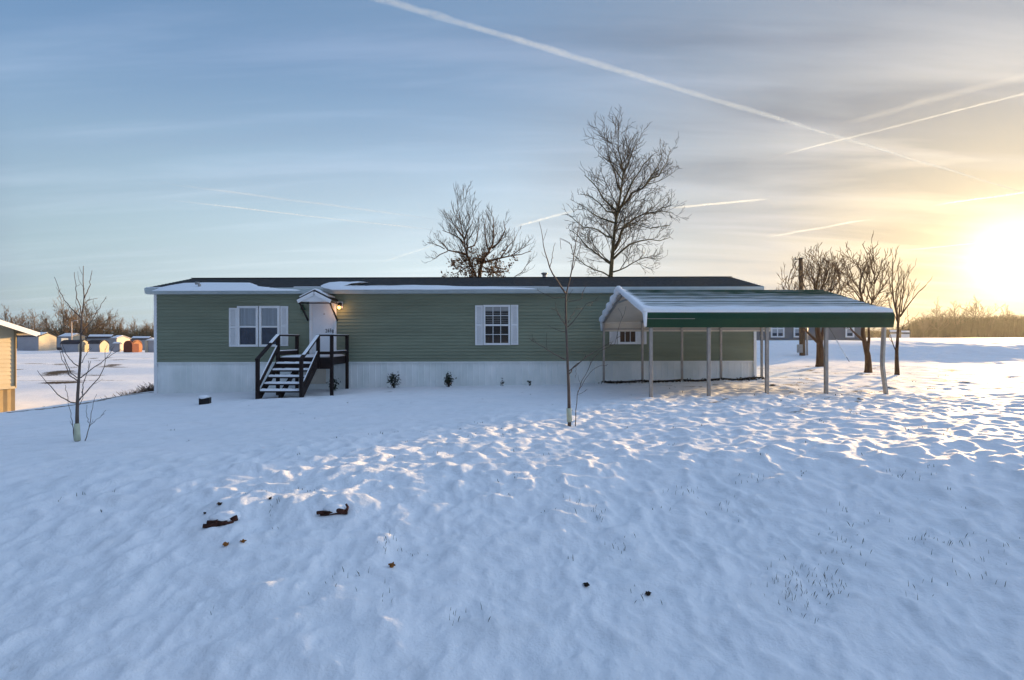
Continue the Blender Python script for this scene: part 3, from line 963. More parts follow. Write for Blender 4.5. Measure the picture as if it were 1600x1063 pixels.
    # windows -----------------------------------------------------------
    def window(px0, px1, py0, py1, mid, kind):
        x0, x1, z0, z1, zm = wx(px0), wx(px1), wz(py1), wz(py0), wz(mid)
        wroot = MB()
        frame_ring(wroot, x0, x1, z0, z1, .065 if kind == 'grid' else .075, HY - .075, HY - .004)
        w = wroot.build('window', M['white'], root, False, .004)
        fw = .065 if kind == 'grid' else .075
        g0, g1, h0, h1 = x0 + fw, x1 - fw, z0 + fw, z1 - fw
        mb = MB(); mb.bb(g0, g1, HY - .060, HY - .006, zm - .028, zm + .028); mb.build('meeting_rail', M['white'], w)
        mb = MB(); mb.bb(g0 + .002, g1 - .002, HY - .024, HY - .021, h0 + .002, zm - .03)
        mb.build('pane', M['glassblue'] if kind == 'sheer' else M['glassdark'], w)
        if kind == 'sheer':
            mb = MB()
            vs = []
            nn = 60
            for i in range(nn + 1):
                x = g0 + .004 + (g1 - g0 - .008) * i / nn
                y = HY - .031 + .006 * math.sin(i * 1.15) + .003 * math.sin(i * 2.9 + 1)
                vs += [(x, y, zm + .03), (x, y, h1 - .002)]
            mb.add(vs, [(2 * i, 2 * i + 2, 2 * i + 3, 2 * i + 1) for i in range(nn)])
            mb.build('curtain', M['curtain'], w, True)
            mb = MB()
            for i in range(7):
                x = g0 + .05 + (g1 - g0 - .1) * i / 6
                mb.bb(x - .012, x + .012, HY - .0265, HY - .0245, h0 + .04, zm - .05)
            mb.build('curtain', M['glassblue'], w)
        elif kind == 'grid':
            mb = MB(); mb.bb(g0 + .002, g1 - .002, HY - .024, HY - .021, zm + .03, h1 - .002); mb.build('pane', M['glassdark'], w)
            mb = MB()
            mb.bb(g0 + .004, g1 - .004, HY - .034, HY - .0245, h1 - .13, h1 - .004)
            z = h1 - .15
            i = 0
            while z > zm + .06:
                if i % 3 != 1: mb.bb(g0 + .006, g1 - .006, HY - .031, HY - .0245, z, z + .007)
                z -= .026; i += 1
            mb.build('blind', M['blind'], w)
            mb = MB()
            for a, b in ((h0, zm - .028), (zm + .028, h1)):
                for q in (1, 2):
                    x = g0 + (g1 - g0) * q / 3
                    mb.bb(x - .009, x + .009, HY - .050, HY - .038, a, b)
                zc = (a + b) / 2
                mb.bb(g0, g1, HY - .054, HY - .046, zc - .009, zc + .009)
            mb.build('muntin', M['white'], w)
        else:
            mb = MB()
            vs = []
            for i in range(41):
                x = g0 + .004 + (g1 - g0 - .008) * i / 40
                y = HY - .031 + .005 * math.sin(i * 1.3)
                vs += [(x, y, h0 + .004), (x, y, h1 - .002)]
            mb.add(vs, [(2 * i, 2 * i + 2, 2 * i + 3, 2 * i + 1) for i in range(40)])
            mb.build('curtain', M['drape'], w, True)
            mb = MB()
            for q in (1, 2):
                x = g0 + (g1 - g0) * q / 3
                mb.bb(x - .009, x + .009, HY - .050, HY - .038, h0, zm - .028)
            mb.build('muntin', M['white'], w)
        return w
    window(372.2, 404.8, 477.6, 541.2, 510, 'sheer')
    window(406.2, 438.4, 477.6, 541.2, 510, 'sheer')
    window(755.6, 797.6, 477, 539.5, 508.4, 'grid')
    window(965, 996, 477, 538.8, 508.4, 'drape')
    for a, b, c, d in ((359, 371.4, 480.6, 541), (439.2, 451, 478, 540.2), (742.8, 754.8, 477.5, 539.6), (798.4, 810, 477, 539.2), (952.3, 964.2, 477.4, 538.8), (996.8, 1010, 477.4, 538.8)):
        mb = MB(); shutter(mb, wx(a), wx(b), wz(d), wz(c)); mb.build('shutter', M['white'], root)
    # door ---------------------------------------------------------------
    x0, x1, z0, z1 = wx(484.3), wx(526.3), -.53, wz(471.3)
    mb = MB()
    fw = .085
    mb.bb(x0, x0 + fw, HY - .05, HY - .003, z0, z1); mb.bb(x1 - fw, x1, HY - .05, HY - .003, z0, z1); mb.bb(x0 + fw, x1 - fw, HY - .05, HY - .003, z1 - fw, z1)
    mb.build('door_frame', M['white'], root, False, .004)
    a, b = x0 + fw + .003, x1 - fw - .003
    mb = MB(); mb.bb(a, b, HY - .032, HY - .004, z0 + .02, z1 - fw - .003)
    d = mb.build('door', M['door'], root, False, .003)
    # shallow pressed border of the door leaf
    mb = MB()
    frame_ring(mb, a + .06, b - .06, z0 + .12, z1 - fw - .09, .018, HY - .037, HY - .033)
    mb.build('door_moulding', M['door'], d)
    mb = MB(); mb.tube([Vector((wx(507.2), HY - .031, wz(490.5))), Vector((wx(507.2), HY - .05, wz(490.5)))], [.022, .018], 12); mb.build('peephole', M['galv'], d)
    mb = MB(); kx = b - .055
    mb.tube([Vector((kx, HY - .031, .13)), Vector((kx, HY - .07, .13)), Vector((kx, HY - .10, .13)), Vector((kx, HY - .115, .13))], [.014, .014, .03, .018], 12); mb.build('door_knob', M['galv'], d, True)
    for ch, px, py, h in (('2', 510.6, 519.3, .12), ('6', 514.0, 518.9, .12), ('5', 517.3, 518.9, .12), ('8', 520.7, 520.4, .12)):
        cu = bpy.data.curves.new('house_number', 'FONT')
        cu.body = ch; cu.size = h * 1.4; cu.extrude = .004; cu.align_x = 'CENTER'; cu.offset = .0012
        t = bpy.data.objects.new('lettering', cu); COL.objects.link(t)
        me = bpy.data.meshes.new_from_object(t.evaluated_get(bpy.context.evaluated_depsgraph_get()))
        bpy.data.objects.remove(t); bpy.data.curves.remove(cu)
        for v in me.vertices: v.co = Vector((v.co.x * .66, -v.co.z, v.co.y))
        me.materials.clear(); me.materials.append(M['black'])
        t = bpy.data.objects.new('house_number', me); COL.objects.link(t)
        t.parent = d
        t.location = Vector((wx(px), HY - .038, wz(py))) - wloc(d)
    # gabled canopy over the door -----------------------------------------
    cy = 17.82
    ax, az = wx(491.3, cy), wz(454.8, cy)
    lx, rx, ez = wx(465.3, cy), wx(517.3, cy), wz(468, cy)
    yb = HY - .02
    mb = MB()
    for ex in (lx, rx):
        s = -1 if ex < ax else 1
        n = Vector((-(az - ez) * -s, 0, abs(ex - ax))).normalized()
        q = [Vector((ax, cy, az)), Vector((ex, cy, ez)), Vector((ex, yb, ez)), Vector((ax, yb, az))]
        up = Vector((0, 0, .045))
        mb.add([p for p in q] + [p + up for p in q], [(0, 1, 2, 3), (7, 6, 5, 4), (0, 4, 5, 1), (1, 5, 6, 2), (2, 6, 7, 3), (3, 7, 4, 0)])
    can = mb.build('door_canopy', M['black'], root)
    mb = MB()
    for ex in (lx, rx):
        mb.bar((ax, cy - .014, az - .055), (ex, cy - .014, ez - .055), .022, .11)
    mb.add([(lx + .1, cy + .02, ez - .06), (rx - .1, cy + .02, ez - .06), (ax, cy + .02, az - .05)], [(0, 1, 2)])
    mb.build('gable_trim', M['white'], can)
    mb = MB()
    mb.bar((lx + .03, cy, ez - .105), (rx - .03, cy, ez - .105), .04, .035)
    for ex in (lx + .06, rx - .03):
        mb.bar((ex, cy + .02, ez - .10), (ex, HY - .03, ez - .62), .04, .05)
        mb.bar((ex, cy + .02, ez - .07), (ex, HY - .03, ez - .07), .03, .035)
    mb.build('canopy_bracket', M['black'], can)
    mb = MB()
    for ex, w in ((lx, .92), (rx, .80)):
        q = [Vector((ax, cy + .03, az + .048)), Vector((ax + (ex - ax) * w, cy + .03, az + (ez - az) * w + .048)), Vector((ax + (ex - ax) * w, yb, az + (ez - az) * w + .048)), Vector((ax, yb, az + .048))]
        up = Vector((0, 0, .05))
        mb.add(q + [p + up for p in q], [(0, 3, 2, 1), (4, 5, 6, 7), (0, 1, 5, 4), (1, 2, 6, 5), (2, 3, 7, 6), (3, 0, 4, 7)])
    mb.build('canopy_snow', M['snow'], can, False, .012)
    # porch lamp, lit ------------------------------------------------------
    mb = MB(); mb.bb(wx(527.2), wx(536.2), HY - .03, HY - .003, wz(481.5), wz(471)); lp = mb.build('porch_lamp', M['white'], root, False, .004)
    c = Vector((wx(531.7, 18.45), 18.45, wz(475.6, 18.45)))
    mb = MB(); mb.tube([c + Vector((0, .13, .03)), c + Vector((0, .05, .06)), c + Vector((0, 0, .05))], [.018, .016, .016], 8)
    mb.tube([c + Vector((0, 0, .07)), c + Vector((0, 0, .05)), c + Vector((-.01, 0, -.02)), c + Vector((-.012, 0, -.05))], [.02, .06, .075, .06], 12)
    mb.build('lamp_shade', M['black'], lp, True)
    b = Vector((wx(530.2, 18.44), 18.44, wz(480.3, 18.44)))
    mb = MB(); mb.blob(b, .048, 1, 0, 12, 8, 1.15); mb.build('bulb', M['bulb'], lp, True)
    li = bpy.data.lights.new('porch_light', 'POINT'); li.energy = 1.6; li.color = (1, .50, .16); li.shadow_soft_size = .06
    lo = bpy.data.objects.new('porch_light', li); COL.objects.link(lo); lo.location = b + Vector((0, -.09, -.03))
    # beige hatch under the deck
    mb = MB(); mb.bb(wx(477), wx(509), HY - .004, HY + .018, -1.42, ZS - .05); mb.build('access_panel', M['beige'], root, False, .003)
    root.rotation_euler = (0, -.0026, 0)
    return root


def build_ornament():
    rg = random.Random(4)
    c = Vector((wx(474.2), HY - .07, wz(483)))
    root = empty('wall_ornament', c, 'small green leafy ornament hanging on the wall beside the door canopy bracket', 'ornament')
    mb = leaves_mb([c + Vector((rg.gauss(0, .035), rg.gauss(0, .02), rg.gauss(0, .07))) for _ in range(60)], rg, .04, 1, .01)
    mb.build('leaves', M['ornament'], root)
    mb = MB(); mb.tube([c + Vector((0, .06, .15)), c + Vector((0, 0, .14)), c + Vector((0, 0, -.06))], [.006, .006, .006], 6)
    mb.build('hanger', M['black'], root)


def build_steps():
    root = empty('entry_stairs', (-6.3, 16.3, gz(-6.3, 16.0)), 'dark wooden entry stairs and landing with snow on every tread', 'stairs')
    XL, XR, Y0, Y1, Yw = -6.93, -5.74, 15.5, 16.85, 18.52
    DX = -5.40                                  # right side of the landing
    zd = -.515                                  # landing top
    g = gz(-6.3, 15.4)
    W = M['darkwood']
    # treads
    nT = 5
    rise = (zd - g) / (nT + 1)
    run = (Y1 - Y0) / nT
    for i in range(nT):
        z = g + rise * (i + 1)
        y = Y0 + run * i
        mb = MB(); mb.bb(XL + .052, XR - .052, y, y + run + .02, z - .04, z)
        if i == nT - 1: mb.bb(XL + .052, XR - .052, y + .02, y + .045, z - .15, z - .041)
        tr = mb.build('tread', W, root, False, .003)
        mb = MB()
        nn = 16
        vs, fs = [], []
        rg = random.Random(i)
        for k in range(nn + 1):
            x = XL + .06 + (XR - XL - .12) * k / nn
            hgt = .045 + .015 * rg.random()
            vs += [(x, y - .004 + .012 * rg.random(), z + .001), (x, y + .012, z + hgt * .9), (x, y + run * .6, z + hgt), (x, y + run + .015, z + hgt * .9), (x, y + run + .018, z + .001)]
        for k in range(nn):
            for q in range(4):
                fs.append((5 * k + q, 5 * k + 5 + q, 5 * k + 6 + q, 5 * k + 1 + q))
        mb.add(vs, fs)
        mb.add([vs[q] for q in range(5)], [(4, 3, 2, 1, 0)])
        mb.add([vs[5 * nn + q] for q in range(5)], [(0, 1, 2, 3, 4)])
        mb.build('snow', M['snow'], tr, True)
    # stringers
    for x, w in ((XL + .025, .045), (XR - .025, .045), ((XL + XR) / 2, .045)):
        mb = MB()
        a, b = (Y0 - .02, g - .05), (Y1, zd - .10)
        mb.add([(x - w / 2, a[0], a[1] - .10), (x - w / 2, a[0], a[1] + .14), (x - w / 2, b[0], b[1] + (.09 if w == .045 and x != (XL + XR) / 2 else -.06)), (x - w / 2, b[0], b[1] - .18),
                (x + w / 2, a[0], a[1] - .10), (x + w / 2, a[0], a[1] + .14), (x + w / 2, b[0], b[1] + (.09 if x != (XL + XR) / 2 else -.06)), (x + w / 2, b[0], b[1] - .18)],
               [(0, 1, 2, 3), (7, 6, 5, 4), (0, 4, 5, 1), (1, 5, 6, 2), (2, 6, 7, 3), (3, 7, 4, 0)])
        mb.build('stringer', W, root)
    # landing
    mb = MB()
    n = 12
    for k in range(n):
        a = Y1 + (Yw - Y1) * k / n
        mb.bb(XL, DX, a + .003, a + (Yw - Y1) / n - .003, zd - .035, zd)
    dk = mb.build('landing', W, root)
    mb = MB()
    mb.bb(XL, DX, Y1 + .002, Y1 + .042, zd - .34, zd - .037)
    mb.bb(DX - .042, DX - .002, Y1 + .044, Yw, zd - .24, zd - .037)
    mb.bb(XL + .002, XL + .042, Y1 + .044, Yw, zd - .24, zd - .037)
    mb.build('rim_joist', W, root)
    mb = MB()
    nx, ny = 24, 24
    rg = random.Random(77)
    vs, fs = [], []
    for j in range(ny + 1):
        for i in range(nx + 1):
            x = XL + .05 + (DX - XL - .07) * i / nx
            y = Y1 + .02 + (Yw - Y1 - .02) * j / ny
            e = min(i, nx - i, j * 1.0, ny)
            h = .05 * min(1, e / 1.5 + .06) + .010 * float(perlin(np.array([x * 3]), np.array([y * 3]), 7)[0]) * min(1, e)
            vs.append((x, y, zd + max(.001, h)))
    for j in range(ny):
        for i in range(nx):
            a = j * (nx + 1) + i
            fs.append((a, a + 1, a + nx + 2, a + nx + 1))
    mb.add(vs, fs); mb.build('snow', M['snow'], dk, True)
    # posts
    zt = .115
    def post(x, y, zb, z1, s=.09):
        mb = MB(); mb.bb(x - s / 2, x + s / 2, y - s / 2, y + s / 2, zb, z1)
        return mb.build('post', W, root, False, .004)
    post(XL, Y0, g - .15, -.52); post(XR, Y0, gz(XR, Y0) - .15, -.52)
    post(XL - .003, Y1 + .0, gz(XL, Y1) - .1, zt); post(XR, Y1 - .006, zd - .33, zt)
    post(DX + .047, Y1 + .045, gz(DX, Y1) - .15, zt); post(DX + .047, Yw - .06, gz(DX, Yw) - .15, zt); post(XL - .047, Yw - .06, gz(XL, Yw) - .15, zt)
    # hand rails and lower rails with snow on them
    def rail(a, b, w=.10, h=.045, snow=.03, name='handrail', s0=0.0):
        a, b = Vector(a), Vector(b)
        mb = MB(); mb.bar(a, b, w, h)
        r = mb.build(name, W, root, False, .003)
        if snow:
            d = (b - a).normalized()
            u = d.cross(Vector((0, 0, 1))).normalized().cross(d)
            mb = MB(); mb.bar(a.lerp(b, s0) + u * (h / 2 + snow / 2 + .001) + d * .02, b + u * (h / 2 + snow / 2 + .001) - d * .02, w * .9, snow)
            mb.build('snow', M['snow'], r, False, .010)
        return r
    zr = zt + .023
    rail((XL, Y0 - .06, -.54), (XL, Y1 + .02, zr), s0=.62); rail((XR, Y0 - .06, -.54), (XR, Y1 + .02, zr), snow=.016, s0=.15)
    rail((XL, Y1 + .06, zr), (XL - .03, Yw, zr), snow=.012)
    rail((XR - .05, Y1 + .01, zr), (DX + .04, Y1 + .01, zr), snow=.012)
    rail((DX + .047, Y1 + .07, zr), (DX + .047, Yw, zr), snow=.012)
    # boards under the hand rails
    rail((XL + .01, Y0 + .05, g + .34), (XL + .01, Y1 - .05, zd + .30), .035, .13, .03, 'lower_rail')
    rail((XR, Y0 + .05, g + .30), (XR, Y1 - .05, zd + .16), .035, .09, .012, 'lower_rail')
    rail((DX + .03, Y1 + .10, zd + .13), (DX + .03, Yw - .1, zd + .13), .04, .09, .02, 'lower_rail')
    rail((XR + .06, Y1 + .0, zd + .13), (DX - .0, Y1 + .0, zd + .13), .04, .09, .02, 'lower_rail')
    rail((XL - .03, Y1 + .10, zd + .12), (XL - .03, Yw - .1, zd + .12), .04, .12, .03, 'lower_rail')


# ------------------------------------------------------------------ the carport
def build_carport():
    X0, X1 = 2.90, 8.27
    YF, YB = 12.3, 18.22
    ZB, ZL, ZR = .27, .60, 1.33
    YR = (YF + YB) / 2
    root = empty('carport', ((X0 + X1) / 2, YR, gz(5.5, 15)), 'open carport with snowy green ribbed metal roof on thin posts', 'carport')
    S = (YR - YF - .03)
    slope = Vector((0, YR - YF - .03, ZR - ZL)); L = slope.length; sv = slope / L
    nv = Vector((0, -sv.z, sv.y))
    # outer profile of one slope: ribs as low trapezoids
    nrib = 14
    rib = .040

    def slope_prof(front):
        pts = []
        for k in range(nrib):
            s0 = L * (k + .25) / nrib
            for ds, h in ((-.035, 0), (-.018, rib), (.018, rib), (.035, 0)):
                q = Vector((0, YF + .03, ZL)) + sv * (s0 + ds) + nv * h
                pts.append((q.y if front else 2 * YR - q.y, q.z))
        return pts
    outer = [(YF + .035, ZB), (YF - .004, ZB + .16), (YF - .012, ZB + .19), (YF + .004, ZL - .06), (YF + .015, ZL - .02), (YF + .03, ZL)] + slope_prof(True) + [(YR, ZR)] + slope_prof(False)[::-1] + \
            [(YB - .03, ZL), (YB - .012, ZL - .025), (YB + .004, ZL - .08), (YB + .004, ZB + .16), (YB - .03, ZB)]
    inner = [(YB - .055, ZB), (YB - .014, ZL - .085), (YB - .04, ZL - .02), (YR, ZR - .03), (YF + .04, ZL - .02), (YF + .014, ZL - .085), (YF + .055, ZB)]
    mb = MB()
    no, ni = len(outer), len(inner)
    mb.extrude_x(outer, X0, X1, False, 0)
    mb.extrude_x(inner, X0, X1, False, 1)
    for x in (X0, X1):              # end closure strips: join each outer point to the nearest inner point
        vs = [(x, y, z) for y, z in outer] + [(x, y, z) for y, z in inner]
        im = lambda i: no + min(range(ni), key=lambda q: abs(inner[q][0] - outer[i][0]) * 1 + abs(inner[q][1] - outer[i][1]))
        fs = []
        for i in range(no - 1):
            a, b = im(i), im(i + 1)
            fs.append((i, i + 1, b) if a == b else (i, i + 1, b, a))
        mb.add(vs, fs, 0)
    roof = mb.build('roof', [M['green'], M['beige']], root)
    # snow lying between the ribs, deeper towards the eave
    for front in (True, False):
        nx, ns = 90, 130
        uu = np.linspace(0, 1, ns + 1)
        xx = np.linspace(X0 - .03, X1 - .01, nx + 1)
        Ug, Xg = np.meshgrid(uu, xx, indexing='ij')
        dep = .0185 + .009 * ss(.95, .40, Ug) + .036 * ss(.24, .05, Ug) + .006 * perlin(Xg * .7, Ug * 9, 5) + .004 * perlin(Xg * 2.5, Ug * 30, 6) - .006 * ss(.45, .8, Ug) * (Xg - X0) / (X1 - X0)
        dep += .03 * ss(X0 + .25, X0 - .03, Xg)
        dep = np.where((Ug < .004), 0.0, dep)
        frac = (Ug * nrib - .25) % 1.0
        near_rib = np.minimum(frac, 1 - frac)
        dep = np.where(near_rib * L / nrib < .02, np.minimum(dep, np.where(dep > rib + .004, dep, .0)), dep)
        vs = []
        for i in range(ns + 1):
            for j in range(nx + 1):
                q = Vector((Xg[i, j], YF + .03, ZL)) + sv * (Ug[i, j] * L) + nv * float(dep[i, j])
                vs.append((q.x, q.y if front else 2 * YR - q.y, q.z))
        fs = []
        for i in range(ns):
            for j in range(nx):
                a = i * (nx + 1) + j
                fs.append((a, a + 1, a + nx + 2, a + nx + 1))
        mb = MB(); mb.add(vs, fs)
        mb.build('roof_snow', M['snow'], roof, True)
    # thick snow lip hanging over the open end
    rg = random.Random(6)
    for front, a0, a1 in ((True, .0, 1.0), (False, .0, 1.0)):
        pts, rad = [], []
        n = 40
        for k in range(n + 1):
            s = L * (a0 + (a1 - a0) * k / n)
            q = Vector((X0 - .035, YF + .03, ZL)) + sv * s + nv * .035
            if not front: q.y = 2 * YR - q.y
            r = .055 + .018 * rg.random() + (.02 if not front else 0) + .02 * math.sin(k * .7) * (not front)
            pts.append(q + Vector((0, 0, rg.uniform(-.01, .01)))); rad.append(r)
        mb = MB(); mb.tube(pts, rad, 9); mb.build('snow_lip', M['snow'], roof, True)
        y = YF - .01 if front else YB + .01
        mb = MB(); mb.tube([Vector((X0 - .03, y, ZL)), Vector((X0 - .025, y, ZL - .15)), Vector((X0 - .02, y, ZB + .02))], [.055, .04, .03], 8)
        mb.build('snow_lip', M['snow'], roof, True)
    # light trim strip along the front panel
    mb = MB(); mb.bb(X0 + .0, X0 + 1.05, YF - .022, YF - .0135, ZB + .186, ZB + .196); mb.build('trim_strip', M['galv'], roof)
    # steel frame
    fx = [3.03, 4.29, 5.56, 6.85, 8.09]
    bx_ = [2.92, 4.15, 5.41, 6.65, 7.95]
    for xf, xb in zip(fx, bx_):
        xm = (xf + xb) / 2
        mb = MB()
        mb.bar((xf, YF + .06, ZL - .05), (xm, YR, ZR - .07), .055, .055); mb.bar((xm, YR, ZR - .07), (xb, YB - .06, ZL - .05), .055, .055)
        mb.bar((xm, YR - .8, ZR - .28), (xm, YR + .8, ZR - .28), .045, .045)
        mb.build('roof_bow', M['galv'], root)
    mb = MB(); mb.bar((X0 + .05, YF + .055, ZB + .08), (X1 - .05, YF + .055, ZB + .08), .05, .05); mb.build('eave_rail', M['galv'], root)
    mb = MB(); mb.bar((X0 + .05, YB - .055, ZB + .08), (X1 - .05, YB - .055, ZB + .08), .05, .05); mb.build('eave_rail', M['galv'], root)
    for i, x in enumerate(fx):
        mb = MB()
        y = YF + .11
        if i < 4:
            mb.bb(x - .035, x + .035, y - .035, y + .035, gz(x, y) - .2, ZL - .06)
            mb.build('leg', M['galv'], root, False, .005)
        else:
            gb = gz(8.16, y)
            mb.tube([Vector((x + .02, y, ZL - .06)), Vector((x + .02, y, ZB - .05)), Vector((x - .02, y - .02, -.36)), Vector((x - .03, y - .03, -.58)), Vector((x - .012, y - .03, -.72)), Vector((x + .075, y - .01, gb - .1))], [.048] * 6, 4)
            tag(mb.build('leg', M['galv'], root), 'bent metal corner leg kinked at half height')
    for x in bx_:
        y = YB - .11
        mb = MB(); mb.bb(x - .033, x + .033, y - .033, y + .033, gz(x, y) - .2, ZL - .06)
        mb.build('leg', M['galv'], root, False, .005)
    mb = MB()
    for k in range(12):
        xa, xb = 2.85 + 5.15 * k / 12, 2.85 + 5.15 * (k + 1) / 12
        mb.bar((xa, YB - .11, gz(xa, YB - .11) + .03), (xb, YB - .11, gz(xb, YB - .11) + .03), .05, .05)
    mb.build('base_rail', M['wire'], root)


# ------------------------------------------------------------------ neighbours
def hsolid(mb, quadpts, lo, hi, mi=0):
    """vertical prism over plan points"""
    n = len(quadpts)
    vs = [(p[0], p[1], lo) for p in quadpts] + [(p[0], p[1], hi) for p in quadpts]
    fs = [(i, (i + 1) % n, n + (i + 1) % n, n + i) for i in range(n)] + [tuple(range(n - 1, -1, -1)), tuple(range(n, 2 * n))]
    mb.add(vs, fs, mi)


def build_neighbour():
    """cream house whose gable end is lit by the low sun"""
    C = Vector((-18.32, 21.0, 0))
    a = math.radians(71)
    d = Vector((-math.cos(a), -math.sin(a), 0))         # along the gable wall, towards the viewer
    b = Vector((-math.sin(a), math.cos(a), 0))          # along the ridge, away
    Wd, Ln = 4.9, 12.0
    zb, zs, zt = -2.85, -1.74, .36
    root = empty('neighbour_house', C + Vector((0, 0, gz(C.x, C.y))), 'cream sided house with tan skirting whose gable wall glows in low sun', 'house')
    n_ = Vector((math.sin(a), -math.cos(a), 0))
    mb = MB()
    nl = 14
    for i in range(nl):                                  # lapped gable wall
        z0, z1 = zs + (zt - zs) * i / nl, zs + (zt - zs) * (i + 1) / nl
        A, B = C + n_ * .018, C + d * Wd + n_ * .018
        A2, B2 = C + n_ * .002, C + d * Wd + n_ * .002
        mb.add([(A.x, A.y, z0), (B.x, B.y, z0), (B2.x, B2.y, z1), (A2.x, A2.y, z1)], [(0, 1, 2, 3)])
    hsolid(mb, [C, C + d * Wd, C + d * Wd + b * Ln, C + b * Ln], zs, zt)
    rise = .86
    R0 = C + d * (Wd / 2)
    R1 = R0 + b * Ln
    q = [C, C + d * Wd]
    mb.add([(C.x, C.y, zt + .001), (q[1].x, q[1].y, zt + .001), (R0.x, R0.y, zt + rise)], [(0, 1, 2)])
    mb.build('wall', M['cream'], root)
    mb = MB()
    k = 40
    vs = []
    for i in range(k + 1):
        p = C + d * (Wd * i / k) - n_ * (.03 + .02 * (i % 2))
        vs += [(p.x, p.y, zb), (p.x, p.y, zs)]
    mb.add(vs, [(2 * i, 2 * i + 2, 2 * i + 3, 2 * i + 1) for i in range(k)])
    p, p2 = C - n_ * .05, C - n_ * .05 + b * Ln
    mb.add([(p.x, p.y, zb), (p.x, p.y, zs), (p2.x, p2.y, zs), (p2.x, p2.y, zb)], [(0, 1, 2, 3)])
    mb.build('skirting', M['creamskirt'], root)
    mb = MB()
    ov = .45
    sl = rise / (Wd / 2)
    f = n_ * .42
    for s in (0, 1):
        e = C - d * ov if s == 0 else C + d * (Wd + ov)
        ez = zt - ov * sl + .10
        r = R0
        rz = zt + rise + .10
        vs = [e + f, r + f, R1, e + b * Ln]
        zz = [ez, rz, rz, ez]
        top = [Vector((v.x, v.y, z)) for v, z in zip(vs, zz)]
        bot = [v - Vector((0, 0, .06)) for v in top]
        mb.add(top + bot, [(0, 1, 2, 3), (7, 6, 5, 4), (0, 4, 5, 1), (1, 5, 6, 2), (2, 6, 7, 3), (3, 7, 4, 0)])
    rf = mb.build('roof', M['shingle'], root)
    for s in (0, 1):
        e = C - d * (ov + .02) if s == 0 else C + d * (Wd + ov + .02)
        A = e + f * 1.03; B = R0 + f * 1.03
        mb = MB(); mb.bar((A.x, A.y, zt - ov * sl + .01), (B.x, B.y, zt + rise + .01), .03, .17); mb.build('rake_board', M['white'], root)
    mb = MB()
    e = C - d * (ov + .06)
    mb.bar((e + f).to_tuple()[:2] + (zt - ov * sl + .03,), (e + b * Ln).to_tuple()[:2] + (zt - ov * sl + .03,), .10, .10); mb.build('gutter', M['white'], root)
    mb = MB(); p = C + n_ * .03 + d * .03; mb.tube([Vector((p.x, p.y, zs)), Vector((p.x, p.y, zt))], [.035, .035], 6); mb.build('corner_trim', M['creamskirt'], root)
    mb = MB(); A = C + n_ * .03; B = C + d * Wd + n_ * .03; mb.bar((A.x, A.y, zs - .0), (B.x, B.y, zs - .0), .05, .09); mb.build('skirting_rail', M['cream'], root)


def build_grey_house():
    Y = 46.0
    x0, x1 = 12.5, wx(1346, Y)
    zb, zw, zt = -1.0, wz(533, Y), 2.25
    root = empty('grey_house', ((x0 + x1) / 2, Y, gz(20, Y)), 'grey sided house with white framed windows behind the carport', 'house')
    mb = MB()
    nl = 22
    prof = []
    for i in range(nl):
        z = zw + (zt - zw) * i / nl
        prof += [(Y - .02, z), (Y - .003, z + (zt - zw) / nl * .96)]
    prof += [(Y + 7.5, zt), (Y + 7.5, zw)]
    mb.extrude_x(prof, x0, x1)
    ry, rz = Y + 3.75, zt + 1.0
    for x in (x0 + .01, x1 - .01):
        mb.add([(x, Y, zt), (x, Y + 7.5, zt), (x, ry, rz - .05)], [(0, 1, 2)])
    mb.build('wall', M['greyside'], root)
    mb = MB(); mb.bb(x0 + .05, x1 - .05, Y + .05, Y + 7.4, zb, zw); mb.build('foundation', M['skirt'], root)
    mb = MB()
    for ya in (Y - .35, Y + 7.85):
        e = zt - .09
        mb.add([(x0 - .3, ya, e), (x1 + .3, ya, e), (x1 + .3, ry, rz), (x0 - .3, ry, rz), (x0 - .3, ya, e + .1), (x1 + .3, ya, e + .1), (x1 + .3, ry, rz + .1), (x0 - .3, ry, rz + .1)],
               [(3, 2, 1, 0), (4, 5, 6, 7), (0, 1, 5, 4), (1, 2, 6, 5), (2, 3, 7, 6), (3, 0, 4, 7)])
    mb.build('roof', M['shingle'], root)
    for a, b in ((1204, 1225), (1239.5, 1252), (1320.5, 1334)):
        xa, xb, za, zc = wx(a, Y), wx(b, Y), wz(527.5, Y), wz(500, Y)
        mb = MB(); frame_ring(mb, xa, xb, za, zc, .11, Y - .09, Y - .022); w = mb.build('window', M['white'], root)
        zm = (za + zc) / 2
        mb = MB(); mb.bb(xa + .11, xb - .11, Y - .06, Y - .03, zm - .04, zm + .04); 
        if b - a > 15: mb.bb((xa + xb) / 2 - .04, (xa + xb) / 2 + .04, Y - .065, Y - .03, za + .11, zc - .11)
        mb.build('meeting_rail', M['white'], w)
        mb = MB(); mb.bb(xa + .1, xb - .1, Y - .029, Y - .022, za + .1, zc - .1); mb.build('pane', M['glassblue'], w)
        mb = MB(); mb.bb(xa + .12, xb - .12, Y - .034, Y - .030, (za + zm) / 2, zc - .12); mb.build('curtain', M['curtain'], w)


